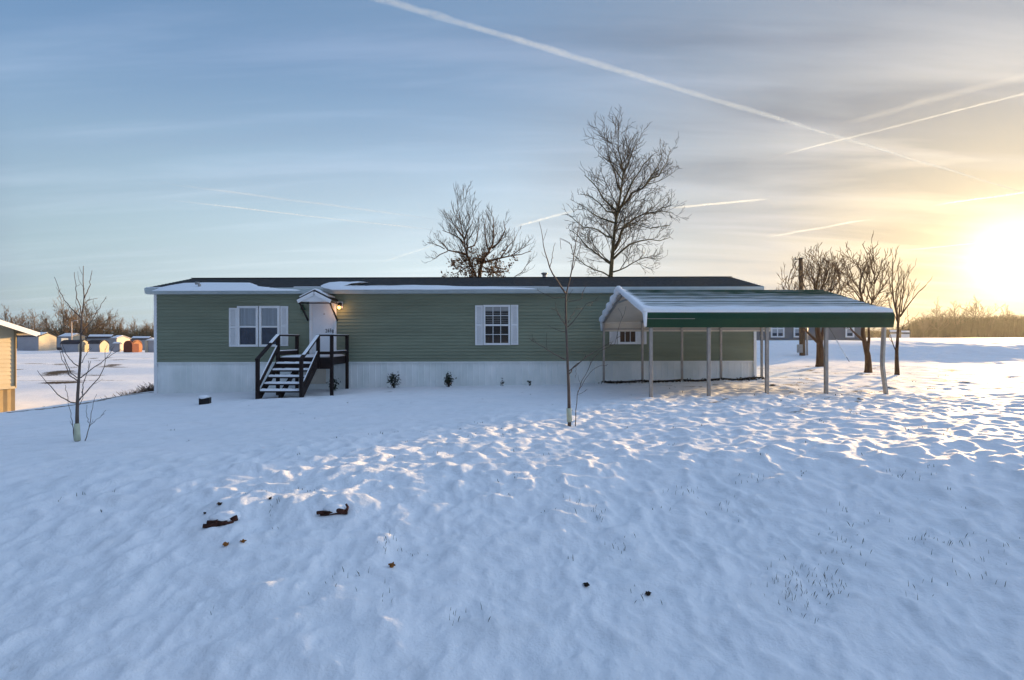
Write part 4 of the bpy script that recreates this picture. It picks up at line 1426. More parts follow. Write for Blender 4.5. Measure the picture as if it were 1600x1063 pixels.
def town_house(name, label, cat, Y, px0, px1, px2, ybase, yeave, yridge, wm, em, rm, barrel=False, snow=True, group='homes across the far field'):
    """long side towards the viewer from px0 to px1, gable end px1 to px2 turned to the sun"""
    X0, X1 = wx(px0, Y), wx(px1, Y)
    dep = Y * ((px1 - CX) / (px2 - CX) - 1)
    zb, ze = wz(ybase, Y), wz(yeave, Y)
    zr = wz(yridge, Y + dep / 2)
    root = empty(name, ((X0 + X1) / 2, Y + dep / 2, zb), label, cat, group)
    g = zb - 1.5
    if barrel:
        n = 10
        arc = [(Y + dep / 2 - math.cos(math.pi * i / n) * dep * .55, ze + math.sin(math.pi * i / n) * (zr - ze)) for i in range(n + 1)]
    else:
        arc = [(Y - .25, ze - .1), (Y + dep / 2, zr), (Y + dep + .25, ze - .1)]
    mb = MB(); mb.bb(X0, X1 - .02, Y, Y + dep, g, ze); mb.build('wall', wm, root)
    mb = MB()
    prof = [(Y + .02, g), (Y + .02, ze)] + [(y, z - .05) for y, z in arc[1:-1]] + [(Y + dep - .02, ze), (Y + dep - .02, g)]
    if barrel:
        prof = [(Y + .1, g)] + [(Y + dep / 2 - math.cos(math.pi * i / 8) * dep * .56, ze + (zr - ze) * math.sin(math.pi * i / 8) * .98 - (ze - zb) * .4 * abs(math.cos(math.pi * i / 8))) for i in range(9)] + [(Y + dep - .1, g)]
    mb.extrude_x(prof, X1 - .02, X1 + .06)
    mb.build('gable_wall', em, root)
    mb = MB()
    n = len(arc)
    vs = [(X0 - .2, y, z) for y, z in arc] + [(X1 + (.03 if barrel else .3), y, z) for y, z in arc] + [(X0 - .2, y, z + .14) for y, z in arc] + [(X1 + (.03 if barrel else .3), y, z + .14) for y, z in arc]
    fs = []
    for i in range(n - 1):
        fs += [(i, i + 1, n + i + 1, n + i), (2 * n + i, 3 * n + i, 3 * n + i + 1, 2 * n + i + 1), (i, 2 * n + i, 2 * n + i + 1, i + 1), (n + i, n + i + 1, 3 * n + i + 1, 3 * n + i)]
    fs += [(0, n, 3 * n, 2 * n), (n - 1, 3 * n - 1, 4 * n - 1, 2 * n - 1)]
    mb.add(vs, fs)
    rf = mb.build('roof', rm, root)
    if snow:
        mb = MB()
        k = 0.42 if snow == 'half' else 0.12
        a, b = (arc[0], arc[1]) if not barrel else (arc[2], arc[4])
        p = (a[0] + (b[0] - a[0]) * k, a[1] + (b[1] - a[1]) * k)
        mb.add([(X0, p[0], p[1] + .15), (X1, p[0], p[1] + .15), (X1, b[0], b[1] + .15), (X0, b[0], b[1] + .15),
                (X0, p[0], p[1] + .17), (X1, p[0], p[1] + .25), (X1, b[0], b[1] + .25), (X0, b[0], b[1] + .25)],
               [(4, 5, 6, 7), (0, 4, 7, 3), (1, 2, 6, 5), (0, 1, 5, 4), (3, 7, 6, 2)])
        mb.build('roof_snow', M['snow'], rf)
    return root


def build_town():
    T = M
    town_house('mobile_home', 'long pale grey trailer home with cream gable across the field', 'house', 155, 27, 60, 88, 541, 526, 520.5, T['town_grey'], T['town_cream'], T['town_dark'], False, 'half')
    town_house('mobile_home', 'blue grey trailer home with cream gable behind the long dark roofed shed', 'house', 168, 90, 110, 133, 540, 526.5, 522, T['town_blue'], T['town_cream'], T['town_grey'])
    town_house('mobile_home', 'blue grey trailer home with dark roof behind the small round fronted shed', 'house', 172, 136, 173, 181, 541, 528.5, 524, T['town_blue'], T['town_blue'], T['town_dark'], False, 'half')
    town_house('mobile_home', 'trailer home with sunlit pinkish end wall next to the red barn shed', 'house', 150, 172, 182, 203, 544, 529, 525.5, T['town_blue'], T['town_pink'], T['town_grey'])
    town_house('mobile_home', 'blue grey trailer home behind the red barn shed', 'house', 160, 203.5, 231, 240, 543, 530.5, 527, T['town_blue'], T['town_blue'], T['town_dark'], False, 'half')
    town_house('storage_shed', 'long shed with black roof and round cream front', 'shed', 140, 96, 122.5, 141, 547, 538, 532, T['town_grey'], T['town_cream'], T['town_dark'], True, False, 'sheds across the far field')
    town_house('storage_shed', 'small shed with round white front between the cream fronted shed and red barn', 'shed', 141, 139, 156, 169.5, 546, 537.5, 532, T['town_grey'], T['town_cream'], T['town_dark'], True, False, 'sheds across the far field')
    r = town_house('storage_shed', 'red barn shaped shed with orange boards', 'shed', 140, 206.5, 207, 221.5, 545.5, 540, 532.3, T['town_orange'], T['town_orange'], T['town_orange'], True, False, 'sheds across the far field')
    # dark red front of the barn shed
    Y = 140
    mb = MB()
    n = 12
    c, hw = wx(201, Y), 6.9 / F * Y
    zb, zt = wz(545.5, Y) - .8, wz(532.3, Y)
    ring = [(c - hw, zb)] + [(c - hw * math.cos(math.pi * i / n), zt - (zt - wz(540, Y)) * (1 - math.sin(math.pi * i / n))) for i in range(n + 1)] + [(c + hw, zb)]
    k = len(ring)
    mb.add([(x, Y - .3, z) for x, z in ring] + [(x, Y + 2.2, z) for x, z in ring], [tuple(range(k)), tuple(range(2 * k - 1, k - 1, -1))] + [(i, (i + 1) % k, k + (i + 1) % k, k + i) for i in range(k)])
    mb.build('front_wall', T['town_red'], r)
    town_house('storage_shed', 'low lavender grey shed against the pinkish trailer end', 'shed', 142, 177, 186.6, 188.5, 545, 537.5, 536, T['town_grey'], T['town_grey'], T['town_grey'], False, True, 'sheds across the far field')
    Y = 128
    root = empty('storage_shed', (wx(236, Y), Y, wz(549, Y)), 'white shed with snowy roof by the corner of the green home', 'shed', 'sheds across the far field')
    mb = MB(); mb.bb(wx(230, Y), wx(247, Y), Y, Y + 3.5, wz(549, Y) - .8, wz(532, Y)); mb.build('wall', T['town_grey'], root)
    mb = MB(); mb.bb(wx(228.6, Y), wx(231.5, Y), Y - .5, Y - .05, wz(549, Y) - .8, wz(532.5, Y)); mb.build('door', T['town_cream'], root)  # no door: sunlit strip of wall, its light put into the colour
    mb = MB(); xa, xb = wx(228.5, Y), wx(248, Y); mb.add([(xa, Y - .4, wz(532, Y)), (xb, Y - .4, wz(532, Y)), (xb, Y + 3.8, wz(532, Y)), (xa, Y + 3.8, wz(532, Y)), ((xa + xb) / 2, Y - .4, wz(528, Y)), ((xa + xb) / 2, Y + 3.8, wz(528, Y))], [(0, 1, 4), (3, 5, 2), (0, 4, 5, 3), (1, 2, 5, 4), (0, 3, 2, 1)]); mb.build('roof', T['snow'], root)
    # dark trailer standing between the homes
    Y = 146
    root = empty('cargo_trailer', (wx(92, Y), Y, wz(544.5, Y)), 'tall dark grey box trailer between cream gable and black roofed shed', 'trailer')
    mb = MB(); mb.bb(wx(88.3, Y), wx(95.6, Y), Y, Y + 2.4, wz(543, Y), wz(528.5, Y)); mb.build('body', T['town_blue'], root, False, .1)
    mb = MB(); mb.bb(wx(88.3, Y), wx(95.6, Y), Y + .1, Y + 2.3, wz(545, Y) - .4, wz(543, Y) - .01); mb.build('chassis', T['town_dark'], root)
    # light pole in the far field
    Y = 150
    root = empty('light_pole', (wx(112, Y), Y, gz(wx(112, Y), Y)), 'pale thin light pole above the far trailers', 'pole')
    b = Vector((wx(112, Y), Y, gz(wx(112, Y), Y)))
    mb = MB(); mb.tube([b, Vector((b.x, Y, wz(502, Y)))], [.14, .10], 6); mb.build('shaft', T['town_pink'], root, True)
    mb = MB(); mb.tube([Vector((b.x, Y, wz(503, Y))), Vector((b.x + .9, Y, wz(501, Y)))], [.06, .05], 5); mb.bb(b.x + .9, b.x + 1.5, Y - .15, Y + .15, wz(501.6, Y), wz(500.5, Y)); mb.build('lamp_arm', T['town_grey'], root)
    # small white houses beyond the right hand field
    Y = 178
    town_house('white_house', 'tiny white house seen past the slim bare tree', 'house', Y, 1390, 1404, 1404.01, 527.5, 521, 517, T['white'], T['white'], T['town_dark'], False, 'half', 'white houses beyond the hedgerow')
    town_house('white_house', 'tiny white house touching the start of the hedgerow', 'house', Y + 6, 1408, 1421, 1421.01, 527.5, 521.5, 518, T['white'], T['white'], T['town_dark'], False, 'half', 'white houses beyond the hedgerow')


def build_pole():
    Y = 34.0
    b = on_ground(1254, 556)
    Y = b.y
    root = empty('utility_pole', b, 'leaning brown utility pole with meter box and guy wire', 'utility pole')
    top = P(1251, 403, Y)
    mb = MB(); mb.tube([b - Vector((0, 0, .3)), b.lerp(top, .5), top], [.165, .145, .11], 10); mb.build('shaft', M['pole'], root, True)
    mb = MB(); mb.bar(top + Vector((-.38, -.1, -.12)), top + Vector((.12, -.1, -.03)), .05, .05); mb.tube([top + Vector((-.36, -.1, -.10)), top + Vector((-.36, -.1, .03))], [.04, .03], 6); mb.build('bracket', M['wire'], root)
    mb = MB(); mb.bb(b.x - .42, b.x - .14, Y - .32, Y - .16, b.z + .15, b.z + .62); mb.build('meter_box', M['galv'], root, False, .02)
    mb = MB(); mb.tube([b + Vector((.24, -.05, -.1)), b + Vector((.22, -.05, 1.9))], [.05, .05], 8); mb.build('conduit', M['galv'], root, True)
    g = on_ground(1327, 566)
    att = top + Vector((0, 0, -1.2))
    mb = MB(); mb.tube([att, g], [.012, .012], 5); mb.build('guy_wire', M['wire'], root)
    mb = MB(); mb.tube([g.lerp(att, .05), g.lerp(att, .24)], [.035, .035], 6); mb.build('wire_guard', M['white'], root)


# ------------------------------------------------------------------ plants by the wall and loose things
def shrub(px, py, h, w, n, label, seed, snow=5, leggy=False):
    b = on_ground(px, py)
    if b.y > HY - .35: b = Vector((wx(px, HY - .4), HY - .4, gz(wx(px, HY - .4), HY - .4)))
    rg = random.Random(seed)
    root = empty('shrub', b, label, 'shrub', 'shrubs along the white skirting')
    st, tips = MB(), []
    for k in range(7 if not leggy else 3):
        a = rg.uniform(0, 6.28)
        e = b + Vector((math.cos(a) * w * .45 * rg.random(), math.sin(a) * w * .3 * rg.random(), h * rg.uniform(.55, 1)))
        m = b.lerp(e, .5) + Vector((rg.gauss(0, .02), rg.gauss(0, .02), 0))
        st.tube([b - Vector((0, 0, .04)), m, e], [.009, .007, .004], 4)
        tips += [b.lerp(e, t) for t in (.35, .5, .65, .8, .9, 1.0)]
    st.build('stem', M['saptwig'], root)
    leaves_mb([tips[rg.randrange(len(tips))] for _ in range(n)], rg, .038, 1, w * .13).build('leaves', M['leaf'], root)
    if snow:
        mb = MB()
        for k in range(snow):
            c = tips[rg.randrange(len(tips))] + Vector((rg.gauss(0, w * .12), -.03, .02))
            mb.blob(c, rg.uniform(.018, .032), k, .3, 7, 5, .6)
        mb.build('snow', M['snow'], root, True)


def build_small_things():
    shrub(520, 611, .42, .38, 330, 'dark evergreen shrub under the stair landing', 1, 7)
    shrub(615, 600, .42, .40, 300, 'dark evergreen shrub nearest the entry stairs along the open wall', 2, 9)
    shrub(701, 601, .44, .34, 320, 'dark upright shrub on the wall side left of the gridded window', 3, 5)
    shrub(784, 600, .20, .20, 22, 'tiny sprig of leaves half buried below the gridded window', 4, 2, True)
    shrub(827.5, 600, .14, .14, 30, 'tiny leafy tuft at the skirting just past the gridded window', 5, 1, True)
    # block with snow on it by the corner of the home
    b = on_ground(320.5, 632)
    root = empty('garden_block', b, 'small dark block capped with snow lying in the lawn', 'block')
    R = Matrix.Rotation(.25, 3, 'Z')
    mb = MB(); mb.box(b + Vector((0, 0, .06)), (.25, .2, .20), R); mb.build('body', M['black'], root, False, .012)
    mb = MB(); mb.blob(b + Vector((-.03, 0, .175)), .135, 3, .15, 12, 8, .42); mb.build('snow', M['snow'], root, True)
    b = on_ground(543.5, 606)
    root = empty('stone', b, 'dark stone under snow beside the landing post', 'stone')
    mb = MB(); mb.blob(b + Vector((0, 0, .02)), .14, 5, .25, 9, 7, .6); mb.build('body', M['char'], root, True)
    mb = MB(); mb.blob(b + Vector((-.03, .05, .085)), .135, 9, .2, 10, 7, .5); mb.build('snow', M['snow'], root, True)
    # logs poking out of the snow
    for i, (px, py, ln, ang, label) in enumerate(((350, 820, .22, .35, 'charred reddish log sticking out under a pillow of snow'), (522, 805, .22, .05, 'thin dark log half buried beside the snow hummocks'))):
        b = on_ground(px, py)
        rg = random.Random(60 + i)
        root = empty('log', b, label, 'log', 'logs in the snow')
        d = Vector((math.cos(ang), math.sin(ang), .10 if i == 0 else .06))
        mb = MB()
        for q in range(2):
            o = Vector((rg.gauss(0, .02), -.01 - .035 * q * (i == 0), .012 - .012 * q + (.004 if i else 0)))
            pts = [b + o + d * (ln * (t - .5)) + Vector((0, 0, rg.gauss(0, .006))) for t in (0, .2, .4, .6, .8, 1)]
            r = (.024, .019, .014)[q] if i == 0 else (.017, .011)[q]
            mb.tube(pts, [r * rg.uniform(.7, 1.1) for _ in pts], 7)
        mb.build('wood', M['char'], root, True)
        mb = MB(); mb.blob(b + Vector((-.02 + .01 * i, .075, .022)), .115 if i == 0 else .10, 40 + i, .16, 14, 9, .40); mb.build('snow', M['snow'], root, True)
        if i == 1:
            mb = MB(); e = b + d * ln * .42; mb.tube([e, e + Vector((.01, .03, .035)), e + Vector((-.01, .05, .055))], [.014, .012, .008], 6); mb.build('stub', M['char'], root, True)
    # leaves and cones that blew onto the snow
    for i, (px, py, s, dark, label) in enumerate(((353, 857, .033, False, 'curled orange leaf on the snow in front of the charred log'), (380, 850, .026, False, 'small rust orange leaf lying right of the curled one'),
                                                  (612, 887, .034, False, 'brown curled leaf alone in the foreground snow'), (916, 918, .028, True, 'black seed pod in the open foreground snow'),
                                                  (1013, 931, .028, True, 'dark twiggy leaf at the edge of the foreground snow'), (320, 627 + 177, .02, True, 'dark speck of leaf behind the charred log'),
                                                  (422, 781, .026, True, 'small dark chip between the two logs'), (343, 793, .030, True, 'dark chip above the charred log'))):
        b = on_ground(px, py)
        rg = random.Random(90 + i)
        mb = MB()
        nn = 6
        a0 = rg.uniform(0, 6.28)
        vs = []
        for u in range(nn + 1):
            for v in range(nn + 1):
                x, y = (u / nn - .5) * 2, (v / nn - .5) * 2
                w = (1 - abs(x) ** 1.6) * (0.75 + .22 * math.sin(x * 9 + i))
                zz = .9 * y * y * w + .25 * x * x + .1 * math.sin(7 * x)
                c, sn = math.cos(a0), math.sin(a0)
                X, Yy = x, y * w * .75
                vs.append(b + Vector(((X * c - Yy * sn) * s, (X * sn + Yy * c) * s, (.25 + zz * .8) * s)))
        mb.add(vs, [(u * (nn + 1) + v, (u + 1) * (nn + 1) + v, (u + 1) * (nn + 1) + v + 1, u * (nn + 1) + v + 1) for u in range(nn) for v in range(nn)])
        mb.blob(b + Vector((0, 0, .25 * s)), s * .5, i, .18, 9, 6, .5)
        o = mb.build('leaf', M['fallendark'] if dark else M['fallen'], None, True, 0, b)
        tag(o, label, 'leaf', 'leaves blown onto the snow')


def build_grass():
    rg = random.Random(12)
    mb = MB()

    def blade(p, h, w=.0015):
        a = rg.uniform(0, 6.28)
        lean = Vector((math.cos(a), math.sin(a), 0)) * h * rg.uniform(.1, .6)
        s = Vector((math.cos(a + 1.57), math.sin(a + 1.57), 0)) * w
        m = p + lean * .4 + Vector((0, 0, h * .6))
        mb.add([p - s, p + s, m + s * .7, p + lean + Vector((0, 0, h)), m - s * .7], [(0, 1, 2, 3, 4)])
    clumps = [(1235, 925, 26, .10), (1262, 905, 26, .09), (1290, 912, 20, .08), (1245, 945, 20, .08), (1300, 930, 10, .07), (1268, 962, 8, .06), (1320, 840, 14, .09), (1345, 815, 12, .1), (1445, 850, 16, .09), (1500, 845, 12, .09),
              (1335, 865, 10, .08), (965, 855, 14, .07), (540, 915, 12, .09), (582, 940, 5, .09), (730, 968, 10, .07), (1005, 935, 7, .06), (1525, 905, 8, .08), (1070, 770, 12, .09), (1180, 755, 14, .09),
              (605, 853, 16, .06), (935, 805, 10, .09), (1405, 745, 14, .1), (430, 790, 8, .05), (330, 965, 4, .08), (900, 790, 8, .1), (1560, 870, 8, .08), (1140, 800, 10, .09), (1430, 930, 6, .08)]
    for px, py, n, spread in clumps:
        c = on_ground(px, py)
        for _ in range(n):
            x, y = c.x + rg.gauss(0, spread), c.y + rg.gauss(0, spread)
            blade(Vector((x, y, gz(x, y) - .004)), rg.uniform(.02, .055))
    pts = []
    for _ in range(900):
        y = 3.6 + 15 * rg.random() ** 0.75
        x = rg.uniform(-.9, .9) * y
        L = (x - 7.95) - (y - 18.6) * math.tan(SUN_AZ)
        if rg.random() < (.9 if L > -1 else .10) and float(perlin(np.array([x * .9]), np.array([y * .9]), 44)[0]) > .05:
            pts.append((x, y))
    zz = ground_h(np.array([p[0] for p in pts]), np.array([p[1] for p in pts]))
    for (x, y), z in zip(pts, zz):
        for _ in range(3):
            blade(Vector((x + rg.gauss(0, .03), y + rg.gauss(0, .03), z - .006)), rg.uniform(.010, .04), .0012 + .0003 * y)
    tag(mb.build('grass_blades', M['olive']), 'sparse dead grass blades poking through the snow', 'grass', None, 'stuff')
    # dry clumps at the edge of the lawn
    for px, py, h, w, n, m, label in ((192, 613, .50, .55, 260, 'dry', 'low tan clump of dry grass where the lawn drops to the field'),
                                      (226, 598, .45, .6, 260, 'brush', 'dark tangle of brush against the near corner of the green home'),
                                      (207, 611, .28, .5, 240, 'brush', 'low brown brush between the tan grass and the home')):
        Y = 21.0
        x = wx(px, Y)
        b = Vector((x, Y, gz(x, Y)))
        mb2 = MB()
        for _ in range(n):
            xx, yy = x + rg.triangular(-w, w), Y + rg.triangular(-w * .5, w * .5)
            g = float(base_h(np.array([xx]), np.array([yy]))[0])
            a = rg.uniform(0, 6.28); hh = h * rg.uniform(.3, 1)
            e = Vector((xx + math.cos(a) * hh * .6, yy + math.sin(a) * hh * .6, g + hh))
            mm = Vector((xx + math.cos(a) * hh * .2, yy + math.sin(a) * hh * .2, g + hh * .6))
            mb2.tube([Vector((xx, yy, g - .05)), mm, e], [.010, .008, .004], 3, False)
        o = mb2.build('grass_clump', M[m], None, False, 0, b)
        tag(o, label, 'grass', 'dead clumps at the lawn edge')
    # leaf litter blown under the carport
    mb3 = MB()
    sp = []
    for _ in range(500):
        x = rg.uniform(2.8, 8.0); y = 18.0 + rg.gauss(0, .16)
        sp.append(Vector((x, y, gz(x, y) + .015)))
    mb3 = leaves_mb(sp, rg, .05, 1, .02)
    tag(mb3.build('leaf_litter', M['fallendark']), 'dark leaf litter along the back rail of the carport', 'leaves', None, 'stuff')


# ------------------------------------------------------------------ sky
def contrail_mat():
    m = bpy.data.materials.new('ice_trail')
    m.use_nodes = True
    nt = m.node_tree
    nt.nodes.clear()
    N, Lk = nt.nodes.new, nt.links.new
    out = N('ShaderNodeOutputMaterial')
    tr, df, tl, mx, ad = N('ShaderNodeBsdfTransparent'), N('ShaderNodeBsdfDiffuse'), N('ShaderNodeBsdfTranslucent'), N('ShaderNodeMixShader'), N('ShaderNodeMixShader')
    for b in (df, tl): b.inputs['Color'].default_value = (.80, .92, 1.0, 1)
    ad.inputs[0].default_value = .68
    Lk(df.outputs[0], ad.inputs[1]); Lk(tl.outputs[0], ad.inputs[2])
    lw = N('ShaderNodeLayerWeight'); lw.inputs['Blend'].default_value = .5
    inv = N('ShaderNodeMath'); inv.operation = 'SUBTRACT'; inv.inputs[0].default_value = 1.0
    Lk(lw.outputs['Facing'], inv.inputs[1])
    pw = N('ShaderNodeMath'); pw.operation = 'POWER'; pw.inputs[1].default_value = 1.6
    Lk(inv.outputs[0], pw.inputs[0])
    at = N('ShaderNodeAttribute'); at.attribute_name = 'dens'
    tc = N('ShaderNodeTexCoord')
    ns = N('ShaderNodeTexNoise'); ns.inputs['Scale'].default_value = .022; ns.inputs['Detail'].default_value = 6; ns.inputs['Roughness'].default_value = .65
    Lk(tc.outputs['Object'], ns.inputs['Vector'])
    mr = N('ShaderNodeMapRange'); mr.inputs['From Min'].default_value = .32; mr.inputs['From Max'].default_value = .68; mr.inputs['To Min'].default_value = .15
    Lk(ns.outputs['Fac'], mr.inputs['Value'])
    m1, m2 = N('ShaderNodeMath'), N('ShaderNodeMath')
    m1.operation = m2.operation = 'MULTIPLY'
    Lk(pw.outputs[0], m1.inputs[0]); Lk(at.outputs['Fac'], m1.inputs[1])
    Lk(m1.outputs[0], m2.inputs[0]); Lk(mr.outputs[0], m2.inputs[1])
    m2.use_clamp = True
    Lk(m2.outputs[0], mx.inputs['Fac']); Lk(tr.outputs[0], mx.inputs[1]); Lk(ad.outputs[0], mx.inputs[2])
    Lk(mx.outputs[0], out.inputs['Surface'])
    return m


def build_contrails():
    H = 2600.0
    cm = contrail_mat()

    def sky(px, py):
        d = Vector(((px - CX) / F, 1, (CY - py) / F))
        return d * (H / d.z)
    trails = [
        (555, -14, 1645, 315, 24, .80, 'widest bright contrail crossing above the tallest tree towards the sun', 0),
        (1190, 250, 1640, 137, 13, .20, 'crisp contrail crossing the widest one high over the carport', 1),
        (1300, 198, 1640, 108, 45, .06, 'broad faded contrail running above the crisp one', 2),
        (255, 312, 690, 361, 16, .50, 'thin crisp contrail over the door end of the green home', 3),
        (240, 284, 690, 344, 24, .30, 'soft faded contrail just above the thin crisp one', 4),
        (800, 356, 905, 327, 28, .4, 'short contrail between the two trees behind the roof', 5),
        (1040, 326, 1210, 310, 26, .32, 'short faint contrail right of the tallest tree', 6),
        (1190, 372, 1375, 340, 30, .32, 'short faint contrail above the carport roof', 7),
        (1450, 322, 1640, 296, 24, .42, 'pale contrail meeting the widest one at the frame edge', 8),
        (1405, 392, 1570, 376, 26, .36, 'contrail glowing beside the sun above the slim tree', 9),
        (590, 412, 700, 376, 32, .35, 'faint slanting contrail touching the oak crown', 10)]
    for x0, y0, x1, y1, r, dens, label, sd in trails:
        A, B = sky(x0, y0), sky(x1, y1)
        n = 260 if sd == 0 else 120
        rg = random.Random(sd)
        pts, rad, de = [], [], []
        for i in range(n + 1):
            t = i / n
            w = float(perlin(np.array([t * n * .22]), np.array([sd + .5]), 3)[0])
            w2 = float(perlin(np.array([t * n * .05]), np.array([sd + 7.5]), 4)[0])
            pts.append(A.lerp(B, t) + Vector((0, 0, r * (.15 * w + .35 * w2))))
            rad.append(r * (1 + .25 * w) * (1.45 - .75 * t if sd == 0 else 1))
            e = float(ss(0, .3 if sd == 0 else .25, t)) if sd else float(.30 + .70 * ss(0, .55, t))
            e *= float(ss(1.0, .75, t)) if sd not in (0, 1, 2, 8) else 1.0
            de.append(dens * max(.05, e) * (1 + .3 * w2))
        mb = MB(); mb.tube(pts, rad, 14)
        mid = A.lerp(B, .5)
        o = mb.build('contrail', cm, None, True, 0, mid)
        at = o.data.attributes.new('dens', 'FLOAT', 'POINT')
        at.data.foreach_set('value', np.repeat(np.array(de), 14).astype(np.float32))
        tag(o, label, 'contrail', 'contrails in the evening sky')


def build_world():
    w = bpy.data.worlds.new('World')
    SC.world = w
    w.use_nodes = True
    nt = w.node_tree
    nt.nodes.clear()
    N, Lk = nt.nodes.new, nt.links.new
    out, bg = N('ShaderNodeOutputWorld'), N('ShaderNodeBackground')
    sky = N('ShaderNodeTexSky')
    sky.sky_type = 'NISHITA'; sky.sun_disc = False
    sky.sun_elevation = SUN_EL; sky.sun_rotation = SUN_AZ
    sky.air_density = 1.0; sky.dust_density = 1.2; sky.ozone_density = 2.0
    bg.inputs['Strength'].default_value = SKY_K
    tc = N('ShaderNodeTexCoord')
    nv = N('ShaderNodeVectorMath'); nv.operation = 'NORMALIZE'; Lk(tc.outputs['Generated'], nv.inputs[0])
    D = nv.outputs[0]
    dt = N('ShaderNodeVectorMath'); dt.operation = 'DOT_PRODUCT'; dt.inputs[1].default_value = GLOW
    Lk(D, dt.inputs[0])
    sep = N('ShaderNodeSeparateXYZ'); Lk(D, sep.inputs[0])

    def math_(op, a, b=None, clamp=False):
        n = N('ShaderNodeMath'); n.operation = op; n.use_clamp = clamp
        for i, v in enumerate((a, b)):
            if v is None: continue
            if isinstance(v, (int, float)): n.inputs[i].default_value = v
            else: Lk(v, n.inputs[i])
        return n.outputs[0]
    dp = math_('MAXIMUM', dt.outputs['Value'], 0.0)
    zc = math_('MAXIMUM', sep.outputs['Z'], 0.0)
    # thin high cloud: sheets projected on a flat layer, streaked along the wind
    zz = math_('ADD', zc, .12)
    pv = N('ShaderNodeVectorMath'); pv.operation = 'DIVIDE'
    cb = N('ShaderNodeCombineXYZ')
    for i in range(3): Lk(zz, cb.inputs[i])
    Lk(D, pv.inputs[0]); Lk(cb.outputs[0], pv.inputs[1])
    mp = N('ShaderNodeMapping'); mp.inputs['Rotation'].default_value = (0, 0, math.radians(-8)); mp.inputs['Scale'].default_value = (.38, 1.5, 0)
    Lk(pv.outputs[0], mp.inputs['Vector'])
    n1 = N('ShaderNodeTexNoise'); n1.inputs['Scale'].default_value = 1.25; n1.inputs['Detail'].default_value = 7; n1.inputs['Roughness'].default_value = .52; n1.inputs['Distortion'].default_value = .5
    Lk(mp.outputs[0], n1.inputs['Vector'])
    c1 = N('ShaderNodeMapRange'); c1.inputs['From Min'].default_value = .36; c1.inputs['From Max'].default_value = .72; c1.interpolation_type = 'SMOOTHSTEP'
    Lk(n1.outputs['Fac'], c1.inputs['Value'])
    def ramp(stops):
        cr = N('ShaderNodeValToRGB')
        el = cr.color_ramp.elements
        el[0].position, el[1].position = stops[0][0], stops[-1][0]
        el[0].color, el[1].color = (*stops[0][1], 1), (*stops[-1][1], 1)
        for p, c in stops[1:-1]:
            e = el.new(p); e.color = (*c, 1)
        Lk(dp, cr.inputs['Fac'])
        return cr.outputs['Color']

    def mix(f, a, b):
        mx = N('ShaderNodeMixRGB')
        Lk(f, mx.inputs['Fac']); Lk(a, mx.inputs['Color1']); Lk(b, mx.inputs['Color2'])
        return mx.outputs['Color']
    # the veil thickens towards the sun and towards the horizon
    behind = math_('MULTIPLY', math_('POWER', math_('SUBTRACT', 1.0, dp, True), 10.0), .5)
    cov = math_('ADD', math_('MULTIPLY', c1.outputs[0], .26), math_('ADD', math_('MULTIPLY', math_('POWER', dp, 3.0), .62), math_('ADD', behind, .26)))
    cov = math_('MINIMUM', cov, .96)
    low = N('ShaderNodeMapRange'); low.interpolation_type = 'SMOOTHSTEP'
    low.inputs['From Min'].default_value = .44; low.inputs['From Max'].default_value = .02; low.inputs['To Max'].default_value = 1.0
    Lk(zc, low.inputs['Value'])
    lowc = math_('MULTIPLY', low.outputs[0], math_('ADD', math_('MULTIPLY', c1.outputs[0], .14), .80))
    # unseen zenith brightened, added to light the tops of the snow lumps
    top = N('ShaderNodeMapRange'); top.interpolation_type = 'SMOOTHSTEP'
    top.inputs['From Min'].default_value = .55; top.inputs['From Max'].default_value = .95; top.inputs['To Min'].default_value = 1.0; top.inputs['To Max'].default_value = OVERHEAD
    Lk(zc, top.inputs['Value'])
    up = N('ShaderNodeVectorMath'); up.operation = 'SCALE'
    Lk(mix(cov, sky.outputs['Color'], ramp(HIGH)), up.inputs[0]); Lk(top.outputs[0], up.inputs['Scale'])
    acc = mix(lowc, up.outputs[0], ramp(LOW))
    # light scattered through the thin cloud round the sun
    for pwr, k, col in LOBES:
        v = math_('MULTIPLY', math_('POWER', dp, pwr), k)
        cs = N('ShaderNodeVectorMath'); cs.operation = 'SCALE'; cs.inputs[0].default_value = col; Lk(v, cs.inputs['Scale'])
        aa = N('ShaderNodeVectorMath'); aa.operation = 'ADD'; Lk(acc, aa.inputs[0]); Lk(cs.outputs[0], aa.inputs[1])
        acc = aa.outputs[0]
    # fine streaks of ice cloud
    mp2 = N('ShaderNodeMapping'); mp2.inputs['Rotation'].default_value = (0, 0, math.radians(-14)); mp2.inputs['Scale'].default_value = (.30, 2.2, 0); mp2.inputs['Location'].default_value = (3.1, 1.7, 0)
    Lk(pv.outputs[0], mp2.inputs['Vector'])
    n2 = N('ShaderNodeTexNoise'); n2.inputs['Scale'].default_value = 1.9; n2.inputs['Detail'].default_value = 9; n2.inputs['Roughness'].default_value = .58; n2.inputs['Distortion'].default_value = .35
    Lk(mp2.outputs[0], n2.inputs['Vector'])
    c2 = N('ShaderNodeMapRange'); c2.interpolation_type = 'SMOOTHSTEP'; c2.inputs['From Min'].default_value = .44; c2.inputs['From Max'].default_value = .74
    Lk(n2.outputs['Fac'], c2.inputs['Value'])
    st = N('ShaderNodeVectorMath'); st.operation = 'SCALE'; st.inputs[0].default_value = (.26, .25, .28); Lk(c2.outputs[0], st.inputs['Scale'])
    sa = N('ShaderNodeVectorMath'); sa.operation = 'ADD'; Lk(acc, sa.inputs[0]); Lk(st.outputs[0], sa.inputs[1])
    acc = sa.outputs[0]
    # added fill glow outside the frame, high right, to bring out the snow relief
    dq = N('ShaderNodeVectorMath'); dq.operation = 'DOT_PRODUCT'; dq.inputs[1].default_value = FILL_DIR
    Lk(D, dq.inputs[0])
